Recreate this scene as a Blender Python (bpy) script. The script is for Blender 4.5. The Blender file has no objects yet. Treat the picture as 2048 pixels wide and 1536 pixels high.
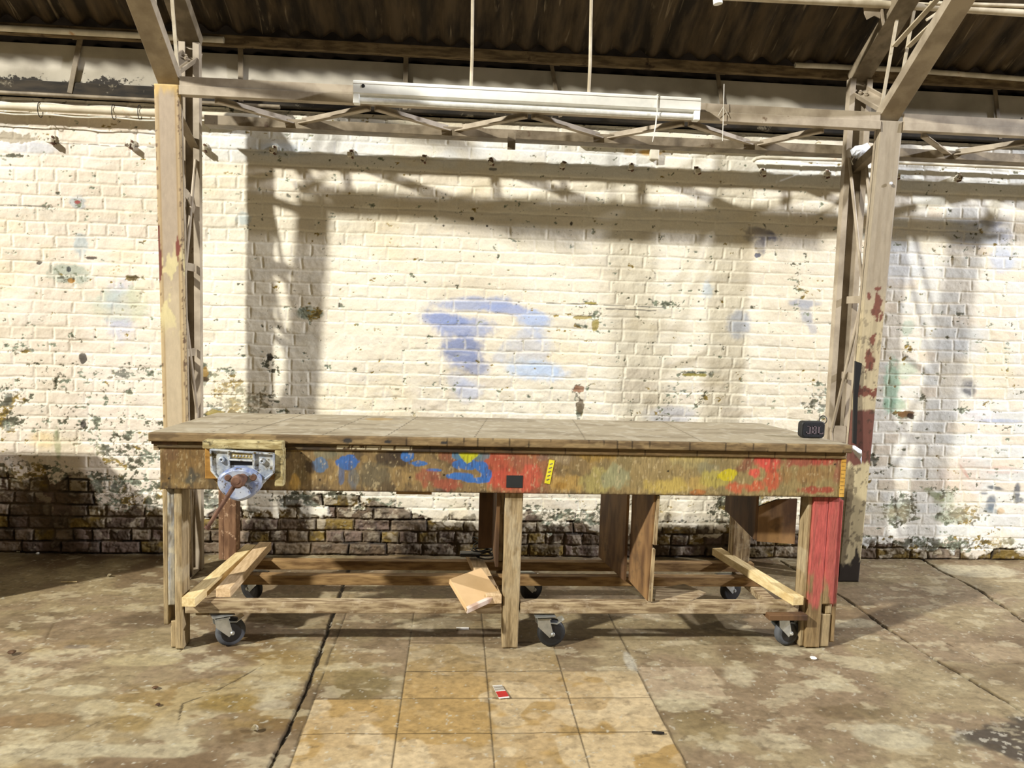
import bpy, bmesh, math
import numpy as np
from mathutils import Vector, Matrix

# ------------------------------------------------------------------ camera, lights, exposure
SC = bpy.context.scene
COL = SC.collection
F_PX, YAW, PITCH, ROLL, CAM_D, CAM_H = 1538.0, 0.0745545, 0.0862789, 0.0296865, 4.65316, 1.480774
def cam_axes():
    cy, sy, cp, sp = math.cos(YAW), math.sin(YAW), math.cos(PITCH), math.sin(PITCH)
    f = np.array([sy*cp, cy*cp, -sp]); r = np.array([cy, -sy, 0.0]); d = np.cross(f, r)
    c, s = math.cos(ROLL), math.sin(ROLL)
    return c*r - s*d, s*r + c*d, f
AR, AD, AF = cam_axes()
CP = np.array([0, -CAM_D, CAM_H])
cam = bpy.data.objects.new('camera', bpy.data.cameras.new('camera'))
COL.objects.link(cam)
cam.data.sensor_width = 36.0; cam.data.lens = F_PX/2048*36.0
cam.data.clip_start = 0.05; cam.data.clip_end = 100
m = Matrix.Identity(4)
for i in range(3):
    m[i][0] = AR[i]; m[i][1] = -AD[i]; m[i][2] = -AF[i]; m[i][3] = CP[i]
cam.matrix_world = m
SC.camera = cam

SC.view_settings.view_transform = 'Standard'
SC.view_settings.look = 'None'
SC.view_settings.gamma = 1.0
SC.view_settings.use_curve_mapping = False
SC.view_settings.exposure = 0.0

world = bpy.data.worlds.new('world'); SC.world = world; world.use_nodes = True
wb = world.node_tree.nodes['Background']
# added ambient fill: brighter from overhead, dark near the ground
_nt = world.node_tree; _tc = _nt.nodes.new('ShaderNodeTexCoord'); _sp = _nt.nodes.new('ShaderNodeSeparateXYZ')
_rp = _nt.nodes.new('ShaderNodeValToRGB'); _nt.links.new(_tc.outputs['Generated'], _sp.inputs[0]); _nt.links.new(_sp.outputs[2], _rp.inputs[0])
_e = _rp.color_ramp.elements; _e[0].position = 0.0; _e[0].color = (.05, .042, .03, 1); _e[1].position = .55; _e[1].color = (1.0, .92, .76, 1)
_nt.links.new(_rp.outputs[0], wb.inputs[0]); wb.inputs[1].default_value = 0.18

def lamp(name, loc, power, color, radius):
    l = bpy.data.lights.new(name, 'POINT'); l.energy = power; l.color = color; l.shadow_soft_size = radius
    o = bpy.data.objects.new(name, l); o.location = loc; COL.objects.link(o); return o
lamp('hall_floodlight_left', (-13.0, -9.8, 11.0), 24500, (1.0, 0.96, 0.86), 0.34)
lamp('hall_floodlight_right', (12.2, -4.4, 6.3), 7200, (0.95, 0.95, 1.0), 0.20)

# ------------------------------------------------------------------ helpers
def at(px, py, **k):
    """Point of the place seen at a photograph pixel on a plane x=, y= or z=."""
    d = AR*(px-1024)/F_PX + AD*(py-768)/F_PX + AF
    (ax, v), = k.items(); i = 'xyz'.index(ax)
    t = (v-CP[i])/d[i]
    return CP + t*d
def ax(px, y): return at(px, 768, y=y)[0]

def s2l(c):
    return tuple((v/255/12.92 if v/255 <= .04045 else ((v/255+.055)/1.055)**2.4) for v in c)

def tag(o, label=None, cat=None, group=None, kind=None):
    if label: o['label'] = label
    if cat: o['category'] = cat
    if group: o['group'] = group
    if kind: o['kind'] = kind
    return o

def empty(name, loc, label=None, cat=None, group=None, kind=None):
    o = bpy.data.objects.new(name, None); o.empty_display_size = .05
    o.location = loc; COL.objects.link(o)
    return tag(o, label, cat, group, kind)

def root_loc(o):
    v = Vector((0, 0, 0))
    while o is not None:
        v += o.location; o = o.parent
    return v

class MB:
    def __init__(s): s.v = []; s.f = []
    def add(s, vs, fs):
        n = len(s.v); s.v += [tuple(map(float, v)) for v in vs]; s.f += [tuple(i+n for i in f) for f in fs]; return s
    def box(s, x0, x1, y0, y1, z0, z1):
        return s.add([(x0,y0,z0),(x1,y0,z0),(x1,y1,z0),(x0,y1,z0),(x0,y0,z1),(x1,y0,z1),(x1,y1,z1),(x0,y1,z1)],
                     [(0,3,2,1),(4,5,6,7),(0,1,5,4),(1,2,6,5),(2,3,7,6),(3,0,4,7)])
    def prism(s, poly, axis, a, b):
        """poly: 2D points (the two other axes in order), extruded along axis from a to b"""
        n = len(poly); vs = []
        for t in (a, b):
            for p in poly:
                q = list(p); q.insert(axis, t); vs.append(q)
        fs = [tuple(range(n)), tuple(range(2*n-1, n-1, -1))]
        fs += [(i, (i+1) % n, (i+1) % n+n, i+n) for i in range(n)]
        return s.add(vs, fs)
    def sweep(s, p0, p1, poly, up=(0, 0, 1), closed=True):
        """cross-section poly (u,v) swept straight from p0 to p1; v is along up"""
        p0 = np.array(p0, float); p1 = np.array(p1, float); d = p1-p0; d /= np.linalg.norm(d)
        up = np.array(up, float); u = np.cross(d, up); u /= np.linalg.norm(u); w = np.cross(u, d)
        vs = [p+u*a+w*b for p in (p0, p1) for a, b in poly]; n = len(poly)
        fs = [tuple(range(n)), tuple(range(2*n-1, n-1, -1))]
        fs += [(i, (i+1) % n, (i+1) % n+n, i+n) for i in range(n)]
        return s.add(vs, fs)
    def beam(s, p0, p1, w, h, up=(0, 0, 1)):
        return s.sweep(p0, p1, [(-w/2,-h/2),(w/2,-h/2),(w/2,h/2),(-w/2,h/2)], up)
    def channel(s, p0, p1, w, d, t=.008, up=(0, 0, 1), lip=0):
        """U section: web of width w, flanges of depth d pointing to +up"""
        poly = [(-w/2,0),(w/2,0),(w/2,d),(w/2-t,d),(w/2-t,t),(-w/2+t,t),(-w/2+t,d),(-w/2,d)]
        if lip:
            poly = [(-w/2,0),(w/2,0),(w/2,d),(w/2-lip,d),(w/2-lip,d-t),(w/2-t,d-t),(w/2-t,t),(-w/2+t,t),(-w/2+t,d-t),(-w/2+lip,d-t),(-w/2+lip,d),(-w/2,d)]
        return s.sweep(p0, p1, poly, up)
    def angle(s, p0, p1, w, t=.006, up=(0, 0, 1)):
        return s.sweep(p0, p1, [(-w/2,-w/2),(w/2,-w/2),(w/2,-w/2+t),(-w/2+t,-w/2+t),(-w/2+t,w/2),(-w/2,w/2)], up)
    def tube(s, pts, r, n=10, cap=True):
        pts = [np.array(p, float) for p in pts]; R_ = r if hasattr(r, '__len__') else [r]*len(pts)
        ref = None; rings = []
        for i, p in enumerate(pts):
            d = pts[min(i+1, len(pts)-1)]-pts[max(i-1, 0)]; d /= np.linalg.norm(d)
            if ref is None:
                ref = np.array([0, 0, 1.]) if abs(d[2]) < .9 else np.array([1., 0, 0])
            u = np.cross(d, ref); u /= np.linalg.norm(u); w = np.cross(u, d); ref = w
            rings.append([p+R_[i]*(math.cos(a)*u+math.sin(a)*w) for a in [2*math.pi*k/n for k in range(n)]])
        vs = [v for rg in rings for v in rg]; fs = []
        for i in range(len(pts)-1):
            for k in range(n):
                fs.append((i*n+k, i*n+(k+1) % n, (i+1)*n+(k+1) % n, (i+1)*n+k))
        if cap: fs += [tuple(range(n-1, -1, -1)), tuple(range((len(pts)-1)*n, len(pts)*n))]
        return s.add(vs, fs)
    def lathe(s, c, axis, prof, n=28):
        """prof: (t along axis, radius)"""
        axis = np.array(axis, float); axis /= np.linalg.norm(axis)
        ref = np.array([0, 0, 1.]) if abs(axis[2]) < .9 else np.array([1., 0, 0])
        u = np.cross(axis, ref); u /= np.linalg.norm(u); w = np.cross(u, axis); c = np.array(c, float)
        vs = [c+axis*t+max(r, 1e-5)*(math.cos(a)*u+math.sin(a)*w) for t, r in prof for a in [2*math.pi*k/n for k in range(n)]]
        fs = [(i*n+k, i*n+(k+1) % n, (i+1)*n+(k+1) % n, (i+1)*n+k) for i in range(len(prof)-1) for k in range(n)]
        fs += [tuple(range(n-1, -1, -1)), tuple(range((len(prof)-1)*n, len(prof)*n))]
        return s.add(vs, fs)
    def build(s, name, mat, parent=None, bevel=0, smooth=False, sub=0):
        V_ = np.array(s.v)
        if parent is None:
            c = (V_.min(0)+V_.max(0))/2; c[2] = V_[:, 2].min(); loc = Vector(c)
            base = loc
        else:
            loc = Vector((0, 0, 0)); base = root_loc(parent)
        V_ = V_-np.array(base)
        me = bpy.data.meshes.new(name); me.from_pydata(V_.tolist(), [], s.f)
        bm = bmesh.new(); bm.from_mesh(me); bmesh.ops.recalc_face_normals(bm, faces=bm.faces); bm.to_mesh(me); bm.free()
        me.materials.append(mat)
        o = bpy.data.objects.new(name, me); COL.objects.link(o); o.parent = parent; o.location = loc
        if smooth:
            me.polygons.foreach_set('use_smooth', [True]*len(me.polygons))
            me.set_sharp_from_angle(angle=math.radians(35))
        if bevel:
            b = o.modifiers.new('bevel', 'BEVEL'); b.width = bevel; b.segments = 2; b.limit_method = 'ANGLE'; b.harden_normals = False
        if sub:
            q = o.modifiers.new('sub', 'SUBSURF'); q.levels = sub; q.render_levels = sub
        return o

# ---- numpy noise
def _hash(ix, iy, seed):
    h = (ix.astype(np.int64)*374761393 + iy.astype(np.int64)*668265263 + seed*974634777) & 0xffffffff
    h = ((h ^ (h >> 13))*1274126177) & 0xffffffff
    return ((h ^ (h >> 16)) & 0xffff)/65535.0
def vnoise(x, y, seed=0):
    ix = np.floor(x); iy = np.floor(y); fx = x-ix; fy = y-iy
    fx = fx*fx*(3-2*fx); fy = fy*fy*(3-2*fy)
    a = _hash(ix, iy, seed); b = _hash(ix+1, iy, seed); c = _hash(ix, iy+1, seed); d = _hash(ix+1, iy+1, seed)
    return a+(b-a)*fx+(c-a)*fy+(a-b-c+d)*fx*fy
def fbm(x, y, seed=0, o=4):
    s = 0; a = .5; t = 0
    for k in range(o):
        s = s+a*vnoise(x*2**k+k*17.3, y*2**k+k*9.1, seed+k); t += a; a *= .55
    return s/t
def sst(a, b, x):
    t = np.clip((x-a)/(b-a), 0, 1); return t*t*(3-2*t)
def mixc(c, col, m):
    m = np.clip(m, 0, 1)[..., None]; return c*(1-m)+np.array(col)*m

def grid_mesh(name, P, colr, mat, parent=None, smooth=True, base=None):
    """P: (n,m,3) world positions; colr (n,m,3) linear colours stored on the points"""
    n, m_, _ = P.shape
    if base is None:
        base = (0, 0, 0) if parent is None else root_loc(parent)
    V_ = (P-np.array(base)).reshape(-1, 3)
    idx = np.arange(n*m_).reshape(n, m_)
    q = np.stack([idx[:-1, :-1], idx[:-1, 1:], idx[1:, 1:], idx[1:, :-1]], -1).reshape(-1, 4)
    me = bpy.data.meshes.new(name)
    me.vertices.add(len(V_)); me.vertices.foreach_set('co', V_.astype(np.float32).ravel())
    me.loops.add(q.size); me.loops.foreach_set('vertex_index', q.astype(np.int32).ravel())
    me.polygons.add(len(q)); me.polygons.foreach_set('loop_start', np.arange(0, q.size, 4, dtype=np.int32))
    me.polygons.foreach_set('use_smooth', np.full(len(q), smooth))
    at_ = me.color_attributes.new('Col', 'FLOAT_COLOR', 'POINT')
    ca = np.concatenate([colr.reshape(-1, 3), np.ones((len(V_), 1))], 1)
    at_.data.foreach_set('color', ca.astype(np.float32).ravel())
    me.update(); me.validate(); me.materials.append(mat)
    o = bpy.data.objects.new(name, me); COL.objects.link(o); o.parent = parent
    if parent is None: o.location = base
    return o

def gbox(name, x0, x1, y0, y1, z0, z1, res, colfn, mat, parent=None, shape=None, bev=True):
    """a board whose six faces are fine grids; colfn(P)->colours; shape(P)->P bends it (closed, welded)"""
    nx, ny, nz = [max(1, int(round((b-a)/res))) for a, b in ((x0, x1), (y0, y1), (z0, z1))]
    X = np.linspace(x0, x1, nx+1); Y = np.linspace(y0, y1, ny+1); Z = np.linspace(z0, z1, nz+1)
    Vs = []; Fs = []; off = 0
    def face(A, B, f, flip):
        nonlocal off
        a, b = np.meshgrid(A, B, indexing='ij'); P = f(a, b); n, m_ = a.shape
        idx = np.arange(n*m_).reshape(n, m_)+off
        q = np.stack([idx[:-1, :-1], idx[1:, :-1], idx[1:, 1:], idx[:-1, 1:]], -1).reshape(-1, 4)
        if flip: q = q[:, ::-1]
        Vs.append(P.reshape(-1, 3)); Fs.append(q); off += n*m_
    o_ = lambda a, v: np.full_like(a, v)
    face(X, Z, lambda a, b: np.stack([a, o_(a, y0), b], -1), False)
    face(X, Z, lambda a, b: np.stack([a, o_(a, y1), b], -1), True)
    face(X, Y, lambda a, b: np.stack([a, b, o_(a, z1)], -1), False)
    face(X, Y, lambda a, b: np.stack([a, b, o_(a, z0)], -1), True)
    face(Y, Z, lambda a, b: np.stack([o_(a, x0), a, b], -1), True)
    face(Y, Z, lambda a, b: np.stack([o_(a, x1), a, b], -1), False)
    V_ = np.concatenate(Vs); Q = np.concatenate(Fs)
    C_ = colfn(V_)
    if shape is not None: V_ = shape(V_)
    if parent is None:
        c = (V_.min(0)+V_.max(0))/2; c[2] = V_[:, 2].min(); base = Vector(c); loc = base
    else:
        base = root_loc(parent); loc = Vector((0, 0, 0))
    me = bpy.data.meshes.new(name)
    me.vertices.add(len(V_)); me.vertices.foreach_set('co', (V_-np.array(base)).astype(np.float32).ravel())
    me.loops.add(Q.size); me.loops.foreach_set('vertex_index', np.ascontiguousarray(Q).astype(np.int32).ravel())
    me.polygons.add(len(Q)); me.polygons.foreach_set('loop_start', np.arange(0, Q.size, 4, dtype=np.int32))
    at_ = me.color_attributes.new('Col', 'FLOAT_COLOR', 'POINT')
    at_.data.foreach_set('color', np.concatenate([C_, np.ones((len(V_), 1))], 1).astype(np.float32).ravel())
    me.update(); me.validate()
    bm = bmesh.new(); bm.from_mesh(me); bmesh.ops.remove_doubles(bm, verts=bm.verts, dist=1e-5); bm.to_mesh(me); bm.free()
    me.materials.append(mat)
    o = bpy.data.objects.new(name, me); COL.objects.link(o); o.parent = parent; o.location = loc
    return o

# ---- materials
def nm(name):
    m = bpy.data.materials.new(name); m.use_nodes = True
    nt = m.node_tree; return m, nt, nt.nodes['Principled BSDF']
def N(nt, t, **k):
    n = nt.nodes.new(t)
    for a, b in k.items():
        if a in n.inputs.keys(): n.inputs[a].default_value = b
        else: setattr(n, a, b)
    return n
def noise_fac(nt, scale, detail=5, vec=None, rough=.55, dist=0, stretch=None):
    n = N(nt, 'ShaderNodeTexNoise'); n.inputs['Scale'].default_value = scale; n.inputs['Detail'].default_value = detail
    n.inputs['Roughness'].default_value = rough; n.inputs['Distortion'].default_value = dist
    g = N(nt, 'ShaderNodeNewGeometry')
    src = g.outputs['Position']
    if stretch:
        mp = N(nt, 'ShaderNodeMapping'); mp.inputs['Scale'].default_value = stretch
        nt.links.new(src, mp.inputs['Vector']); src = mp.outputs[0]
    nt.links.new(src, n.inputs['Vector']); return n.outputs['Fac']
def ramp(nt, fac, stops):
    r = N(nt, 'ShaderNodeValToRGB'); e = r.color_ramp.elements
    while len(e) < len(stops): e.new(.5)
    for i, (p, c) in enumerate(stops):
        e[i].position = p; e[i].color = (*c, 1) if len(c) == 3 else c
    nt.links.new(fac, r.inputs[0]); return r.outputs[0]
def mix(nt, a, b, fac, mode='MIX'):
    n = N(nt, 'ShaderNodeMix', data_type='RGBA', blend_type=mode)
    for s_, v in ((6, a), (7, b)):
        if isinstance(v, tuple): n.inputs[s_].default_value = (*v, 1)
        else: nt.links.new(v, n.inputs[s_])
    if isinstance(fac, (int, float)): n.inputs[0].default_value = fac
    else: nt.links.new(fac, n.inputs[0])
    return n.outputs[2]
def bump(nt, b, fac, strength, dist):
    n = N(nt, 'ShaderNodeBump'); n.inputs['Strength'].default_value = strength; n.inputs['Distance'].default_value = dist
    nt.links.new(fac, n.inputs['Height'])
    if b.inputs['Normal'].is_linked:
        nt.links.new(b.inputs['Normal'].links[0].from_socket, n.inputs['Normal'])
    nt.links.new(n.outputs[0], b.inputs['Normal'])

def mat_attr(name, rough=.8, gscale=60, gamp=.25, gstretch=None, bs=.5, bd=.002, spec=.3):
    m, nt, b = nm(name)
    a = N(nt, 'ShaderNodeAttribute', attribute_name='Col')
    f = noise_fac(nt, gscale, 6, stretch=gstretch, rough=.65)
    g = ramp(nt, f, [(.3, (1-gamp,)*3), (.7, (1+gamp*.4,)*3)])
    c = mix(nt, a.outputs['Color'], g, 1.0, 'MULTIPLY')
    nt.links.new(c, b.inputs['Base Color']); b.inputs['Roughness'].default_value = rough
    b.inputs['Specular IOR Level'].default_value = spec
    bump(nt, b, f, bs, bd); return m

def mat_two(name, c1, c2, scale=12, rough=.7, metal=0, stretch=None, lo=.4, hi=.6, bs=.3, bd=.001, third=None, spec=.4):
    m, nt, b = nm(name)
    f = noise_fac(nt, scale, 6, stretch=stretch)
    c = ramp(nt, f, [(lo, s2l(c1)), (hi, s2l(c2))])
    if third:
        tc, ts, tl, th = third
        f2 = noise_fac(nt, ts, 7, rough=.7)
        c = mix(nt, c, s2l(tc), ramp(nt, f2, [(tl, (0, 0, 0)), (th, (1, 1, 1))]))
    nt.links.new(c, b.inputs['Base Color'])
    b.inputs['Roughness'].default_value = rough; b.inputs['Metallic'].default_value = metal
    b.inputs['Specular IOR Level'].default_value = spec
    if bs: bump(nt, b, f, bs, bd)
    return m
def mat_plain(name, c, rough=.5, metal=0, spec=.5):
    return mat_two(name, tuple(max(0, v*.93) for v in c), c, 30, rough, metal, bs=.05, spec=spec)

M_wall = mat_attr('painted_brick', .72, 90, .10, None, .55, .0025, .35)
M_floor = mat_attr('worn_concrete', .62, 34, .30, None, .4, .0015, .35)
M_wood = mat_attr('painted_timber', .75, 26, .42, (1, 6, 6), .5, .0015, .3)
M_woodv = mat_attr('painted_timber_upright', .75, 26, .42, (6, 6, .7), .6, .0015, .3)
M_ply = mat_attr('painted_plywood_edge_on', .72, 40, .40, (3.2, 3, .5), .6, .0012, .3)
M_top = mat_attr('worn_benchtop', .7, 30, .30, (1, 5, 5), .5, .001, .35)
M_postp = mat_attr('painted_steel_post', .55, 45, .14, (1, 1, .35), .25, .0008, .45)
M_steel = mat_two('taupe_painted_steel', (146, 134, 116), (176, 164, 145), 7, .55, bs=.12, third=((104, 84, 62), 14, .64, .74))
M_steel_dark = mat_two('dark_painted_steel', (104, 93, 75), (140, 128, 108), 8, .6, bs=.15, third=((76, 56, 40), 11, .60, .72))  # darker version of the taupe steel
M_pine = mat_two('new_pine', (205, 182, 132), (228, 208, 160), 9, .6, stretch=(9, 1.2, 9), bs=.15, third=((190, 160, 105), 4, .5, .8))
M_pine2 = mat_two('pinkish_pine', (186, 158, 120), (212, 186, 148), 9, .6, stretch=(9, 1.2, 9), bs=.15)
M_oldwood = mat_two('weathered_softwood', (112, 92, 66), (168, 150, 118), 10, .8, stretch=(1, 6, 6), bs=.5, third=((196, 182, 156), 9, .55, .75))
M_oldwoodv = mat_two('weathered_post', (108, 88, 60), (172, 152, 116), 10, .8, stretch=(6, 6, .8), bs=.5, third=((200, 188, 160), 7, .55, .75))
M_raildark = mat_two('brown_timber_rail', (112, 84, 50), (158, 128, 84), 8, .75, stretch=(1, 6, 6), bs=.4)
M_plywood = mat_two('stained_plywood', (92, 66, 42), (140, 108, 70), 5, .65, stretch=(2, 2, .6), bs=.2, third=((48, 40, 34), 6, .55, .75))
M_darkply = mat_two('dark_stained_board', (66, 46, 30), (104, 76, 48), 5, .7, stretch=(2, 2, .6), bs=.2)
M_rustleg = mat_two('rust_coloured_timber', (98, 70, 50), (136, 104, 78), 10, .75, stretch=(5, 5, .8), bs=.4, third=((184, 156, 130), 30, .58, .64))
M_white = mat_two('white_enamel', (236, 238, 234), (246, 247, 243), 18, .35, bs=.02, spec=.5)
M_tube = mat_plain('frosted_lamp_tube', (238, 240, 238), .25)
M_rod = mat_two('cream_painted_rod', (176, 164, 140), (208, 198, 176), 9, .55, bs=.05)
M_pipe = mat_two('cream_painted_pipe', (196, 190, 172), (224, 218, 202), 8, .5, bs=.1, third=((176, 120, 50), 6, .62, .72))
M_pipe_rust = mat_two('rusting_pipe', (196, 186, 164), (218, 210, 190), 8, .6, bs=.1, third=((180, 124, 50), 5, .55, .66))
M_cable = mat_plain('pale_cable', (222, 218, 206), .5)
M_black = mat_plain('black_plastic', (26, 26, 28), .45)
M_rubber = mat_two('grey_rubber', (58, 60, 64), (84, 87, 92), 12, .7, bs=.1)
M_rubber_black = mat_plain('black_rubber', (30, 31, 33), .6)
M_hub = mat_plain('black_hub', (28, 28, 30), .4)
M_zinc = mat_two('zinc_plate', (168, 172, 170), (206, 208, 204), 14, .32, .75, bs=.05)
M_mesh_cloth = mat_two('black_speaker_cloth', (22, 23, 28), (36, 37, 44), 220, .85, bs=.3)
M_logo = mat_plain('dim_grey_lettering', (104, 92, 100), .5)
M_vise = mat_two('chipped_blue_grey_iron', (150, 160, 176), (206, 208, 204), 22, .42, .15, bs=.4, third=((96, 84, 54), 30, .53, .60))
M_vise_blue = mat_two('scuffed_blue_iron', (112, 128, 172), (176, 184, 200), 20, .4, .15, bs=.4, third=((88, 78, 60), 34, .56, .62))
M_rust = mat_two('rusty_iron', (84, 58, 46), (116, 86, 70), 25, .7, .2, bs=.4)
M_visewood = mat_two('worn_vise_timber', (142, 126, 82), (190, 178, 134), 16, .7, stretch=(1, 4, 4), bs=.5, third=((84, 74, 48), 20, .52, .62))
M_card = mat_two('tan_hardboard', (198, 166, 122), (210, 178, 134), 5, .45, bs=.05)
M_film = mat_two('pinkish_film_edge', (188, 160, 140), (222, 206, 194), 16, .25, bs=.1)
M_rag = mat_two('pale_rag', (196, 202, 214), (232, 236, 242), 14, .8, bs=.3)
M_stone = mat_two('grit', (120, 108, 80), (190, 182, 160), 40, .9, bs=.5)
M_white_chip = mat_plain('white_chip', (232, 230, 222), .7)
M_red = mat_plain('red_print', (176, 44, 40), .5)
M_yellow = mat_two('yellow_sticker_paper', (206, 196, 40), (226, 216, 60), 20, .5, bs=.05)
M_grey = mat_plain('charcoal_paper', (30, 34, 36), .6)
M_rulestrip = mat_two('varnished_yellow_strip', (186, 140, 58), (212, 170, 84), 12, .45, stretch=(3, 3, .6), bs=.1)
M_bracket = mat_two('whitewashed_iron', (200, 194, 176), (232, 228, 214), 30, .7, bs=.4, third=((82, 62, 44), 30, .52, .58))
M_timber_dark = mat_two('dark_flaking_timber', (24, 20, 14), (52, 44, 32), 6, .85, stretch=(1, 4, 4), bs=.8, third=((124, 116, 100), 9, .60, .66))

# dark brown corrugated sheet with pale streaks
def mat_roof():
    m, nt, b = nm('dark_corrugated_sheet')
    f = noise_fac(nt, 5, 6, stretch=(3, .6, .6)); c = ramp(nt, f, [(.38, s2l((34, 26, 16))), (.62, s2l((84, 70, 50)))])
    f2 = noise_fac(nt, 7, 5, stretch=(5, .5, .5), dist=.6)
    c = mix(nt, c, s2l((150, 136, 112)), ramp(nt, f2, [(.62, (0, 0, 0)), (.74, (.7, .7, .7))]))
    nt.links.new(c, b.inputs['Base Color']); b.inputs['Roughness'].default_value = .85; bump(nt, b, f, .3, .003)
    return m
M_roof = mat_roof()
def mat_fascia():
    m, nt, b = nm('flaking_asbestos_board')
    f = noise_fac(nt, 3, 5); c = ramp(nt, f, [(.35, s2l((150, 144, 130))), (.65, s2l((186, 180, 166)))])
    f2 = noise_fac(nt, 9, 7, rough=.7)
    g = N(nt, 'ShaderNodeNewGeometry'); sp = N(nt, 'ShaderNodeSeparateXYZ'); nt.links.new(g.outputs['Position'], sp.inputs[0])
    mr = N(nt, 'ShaderNodeMapRange'); mr.inputs[1].default_value = 2.71; mr.inputs[2].default_value = 2.82; mr.inputs[3].default_value = .22; mr.inputs[4].default_value = -.05
    nt.links.new(sp.outputs[2], mr.inputs[0])
    ad = N(nt, 'ShaderNodeMath', operation='ADD'); nt.links.new(f2, ad.inputs[0]); nt.links.new(mr.outputs[0], ad.inputs[1])
    c = mix(nt, c, s2l((34, 28, 20)), ramp(nt, ad.outputs[0], [(.66, (0, 0, 0)), (.69, (1, 1, 1))]))
    nt.links.new(c, b.inputs['Base Color']); b.inputs['Roughness'].default_value = .85; bump(nt, b, f2, .4, .003)
    return m
M_fascia = mat_fascia()

# ------------------------------------------------------------------ the brick wall
def blob(X, Z, px, py, rx, rz, rot=0, warp=.35, seed=0, wscale=9):
    """1 in the centre, 0 outside: an irregular patch given at photograph position, radii in photo pixels"""
    c = at(px, py, y=0); k = 1/326.0
    dx = (X-c[0]); dz = (Z-c[2]); r = math.radians(rot)
    u = (dx*math.cos(r)+dz*math.sin(r))/(rx*k); v = (-dx*math.sin(r)+dz*math.cos(r))/(rz*k)
    return 1-np.sqrt(u*u+v*v), seed
COURSE = .075
def build_wall():
    x0, x1, z0, z1 = -2.95, 4.15, -.02, 2.64
    res = .004
    xs = np.arange(x0, x1, res); zs = np.arange(z0, z1, res)
    X, Z = np.meshgrid(xs, zs)
    n1 = fbm(X*5, Z*5, 1, 4); n2 = fbm(X*17, Z*17, 5, 4); n3 = fbm(X*50, Z*50, 9, 3); nl = fbm(X*1.3, Z*1.3, 21, 3)
    Xw = X+(fbm(X*14, Z*14, 31, 2)-.5)*.012; Zw = Z+(fbm(X*4, Z*9, 41, 3)-.5)*.016
    row = np.floor(Zw/COURSE).astype(int); fz = Zw/COURSE-row
    rng = np.random.RandomState(4)
    dx = np.zeros_like(X); bid = np.zeros(X.shape, int)
    for r in np.unique(row):
        mk = row == r; rr = np.random.RandomState(900+r)
        joints = [-3.3+rr.rand()*.2]; hdr = (r % 4 == 1)
        while joints[-1] < 4.6:
            joints.append(joints[-1]+(.113 if hdr else (.225 if rr.rand() < .82 else .113))+rr.randn()*.004)
        J = np.array(joints); i = np.searchsorted(J, Xw[mk])-1
        d = np.minimum(Xw[mk]-J[i], J[np.minimum(i+1, len(J)-1)]-Xw[mk]); dx[mk] = d; bid[mk] = r*1000+i
    dz = np.minimum(fz, 1-fz)*COURSE
    dj = np.minimum(dx, dz)
    mort = 1-sst(.003, .010, dj+(n3-.5)*.004)
    h1 = _hash(bid, bid*0+3, 7); h2 = _hash(bid, bid*0+5, 11); h3 = _hash(bid, bid*0+9, 13)
    # ---- smooth rendered areas where no brick shows
    smooth = np.zeros_like(X)
    for px, py, rx, rz, w in ((715, 685, 120, 34, 1.0), (825, 780, 13, 90, .9), (1600, 560, 26, 110, .5), (1560, 500, 60, 40, .3), (60, 300, 90, 30, .6), (1850, 1040, 180, 50, .5), (1030, 470, 120, 30, .3), (30, 620, 90, 60, .4)):
        d, _ = blob(X, Z, px, py, rx, rz); smooth = np.maximum(smooth, w*sst(-.05, .3, d+(n1-.5)*.5))
    # ---- where paint ends and bare brick begins
    px_of = (X+2.63)/6.38*2048
    edge = np.interp(px_of, [0, 150, 170, 320, 420, 560, 640, 760, 1000, 1060, 1260, 1400, 1560, 1700, 1800, 2048], [.46, .44, .26, .27, .30, .28, .34, .24, .22, .20, .17, .20, .16, .10, .055, .05])  # far-left step paints the cast shadow on the wall foot as bare brick
    dbare = edge-Z+(n1-.5)*.20+(n2-.5)*.14+(h1-.5)*.06
    bare = sst(-.012, .012, dbare)
    # ---- base paint
    C_ = np.zeros(X.shape+(3,)); C_[:] = s2l((237, 231, 213))
    left = sst(-1.2, -2.0, X); C_ = mixc(C_, s2l((226, 215, 202)), left*.9)  # cream-pink paint, darkened to offset the stronger light on the left end
    right = sst(2.35, 2.6, X+(nl-.5)*.4); C_ = mixc(C_, s2l((238, 238, 233)), right*.9)  # cooler white paint, lightened to make up for dimmer light at the right
    C_ = mixc(C_, s2l((222, 211, 190)), sst(.45, .62, nl)*.45)
    # per-brick tint, more visible low in the middle
    low = sst(1.5, 1.0, Z)*sst(-.9, -.5, X)*(1-sst(1.9, 2.5, X))
    brickface = 1-sst(.012, .006, dj)
    C_ = mixc(C_, s2l((204, 193, 172)), brickface*(h1*.55)*(.12+.88*low))
    C_ = mixc(C_, s2l((218, 208, 196)), brickface*(h2 > .8)*(.10+.25*low))
    C_ = mixc(C_, s2l((214, 218, 218)), brickface*(h3 > .72)*right*.6)
    C_ = mixc(C_, s2l((226, 210, 186)), brickface*(h3 < .22)*right*.6)
    C_ = mixc(C_, s2l((246, 242, 226)), mort*(.35)*(1-smooth))
    # dirt streaks
    C_ = mixc(C_, s2l((198, 188, 166)), sst(.55, .75, fbm(X*2.5, Z*9, 61, 4))*.35)
    # cool clean band under the pipes
    band = sst(2.30, 2.36, Z)*(1-sst(2.52, 2.56, Z))
    C_ = mixc(C_, s2l((222, 228, 232)), band*sst(.35, .6, nl+n1*.2)*.6)
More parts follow.
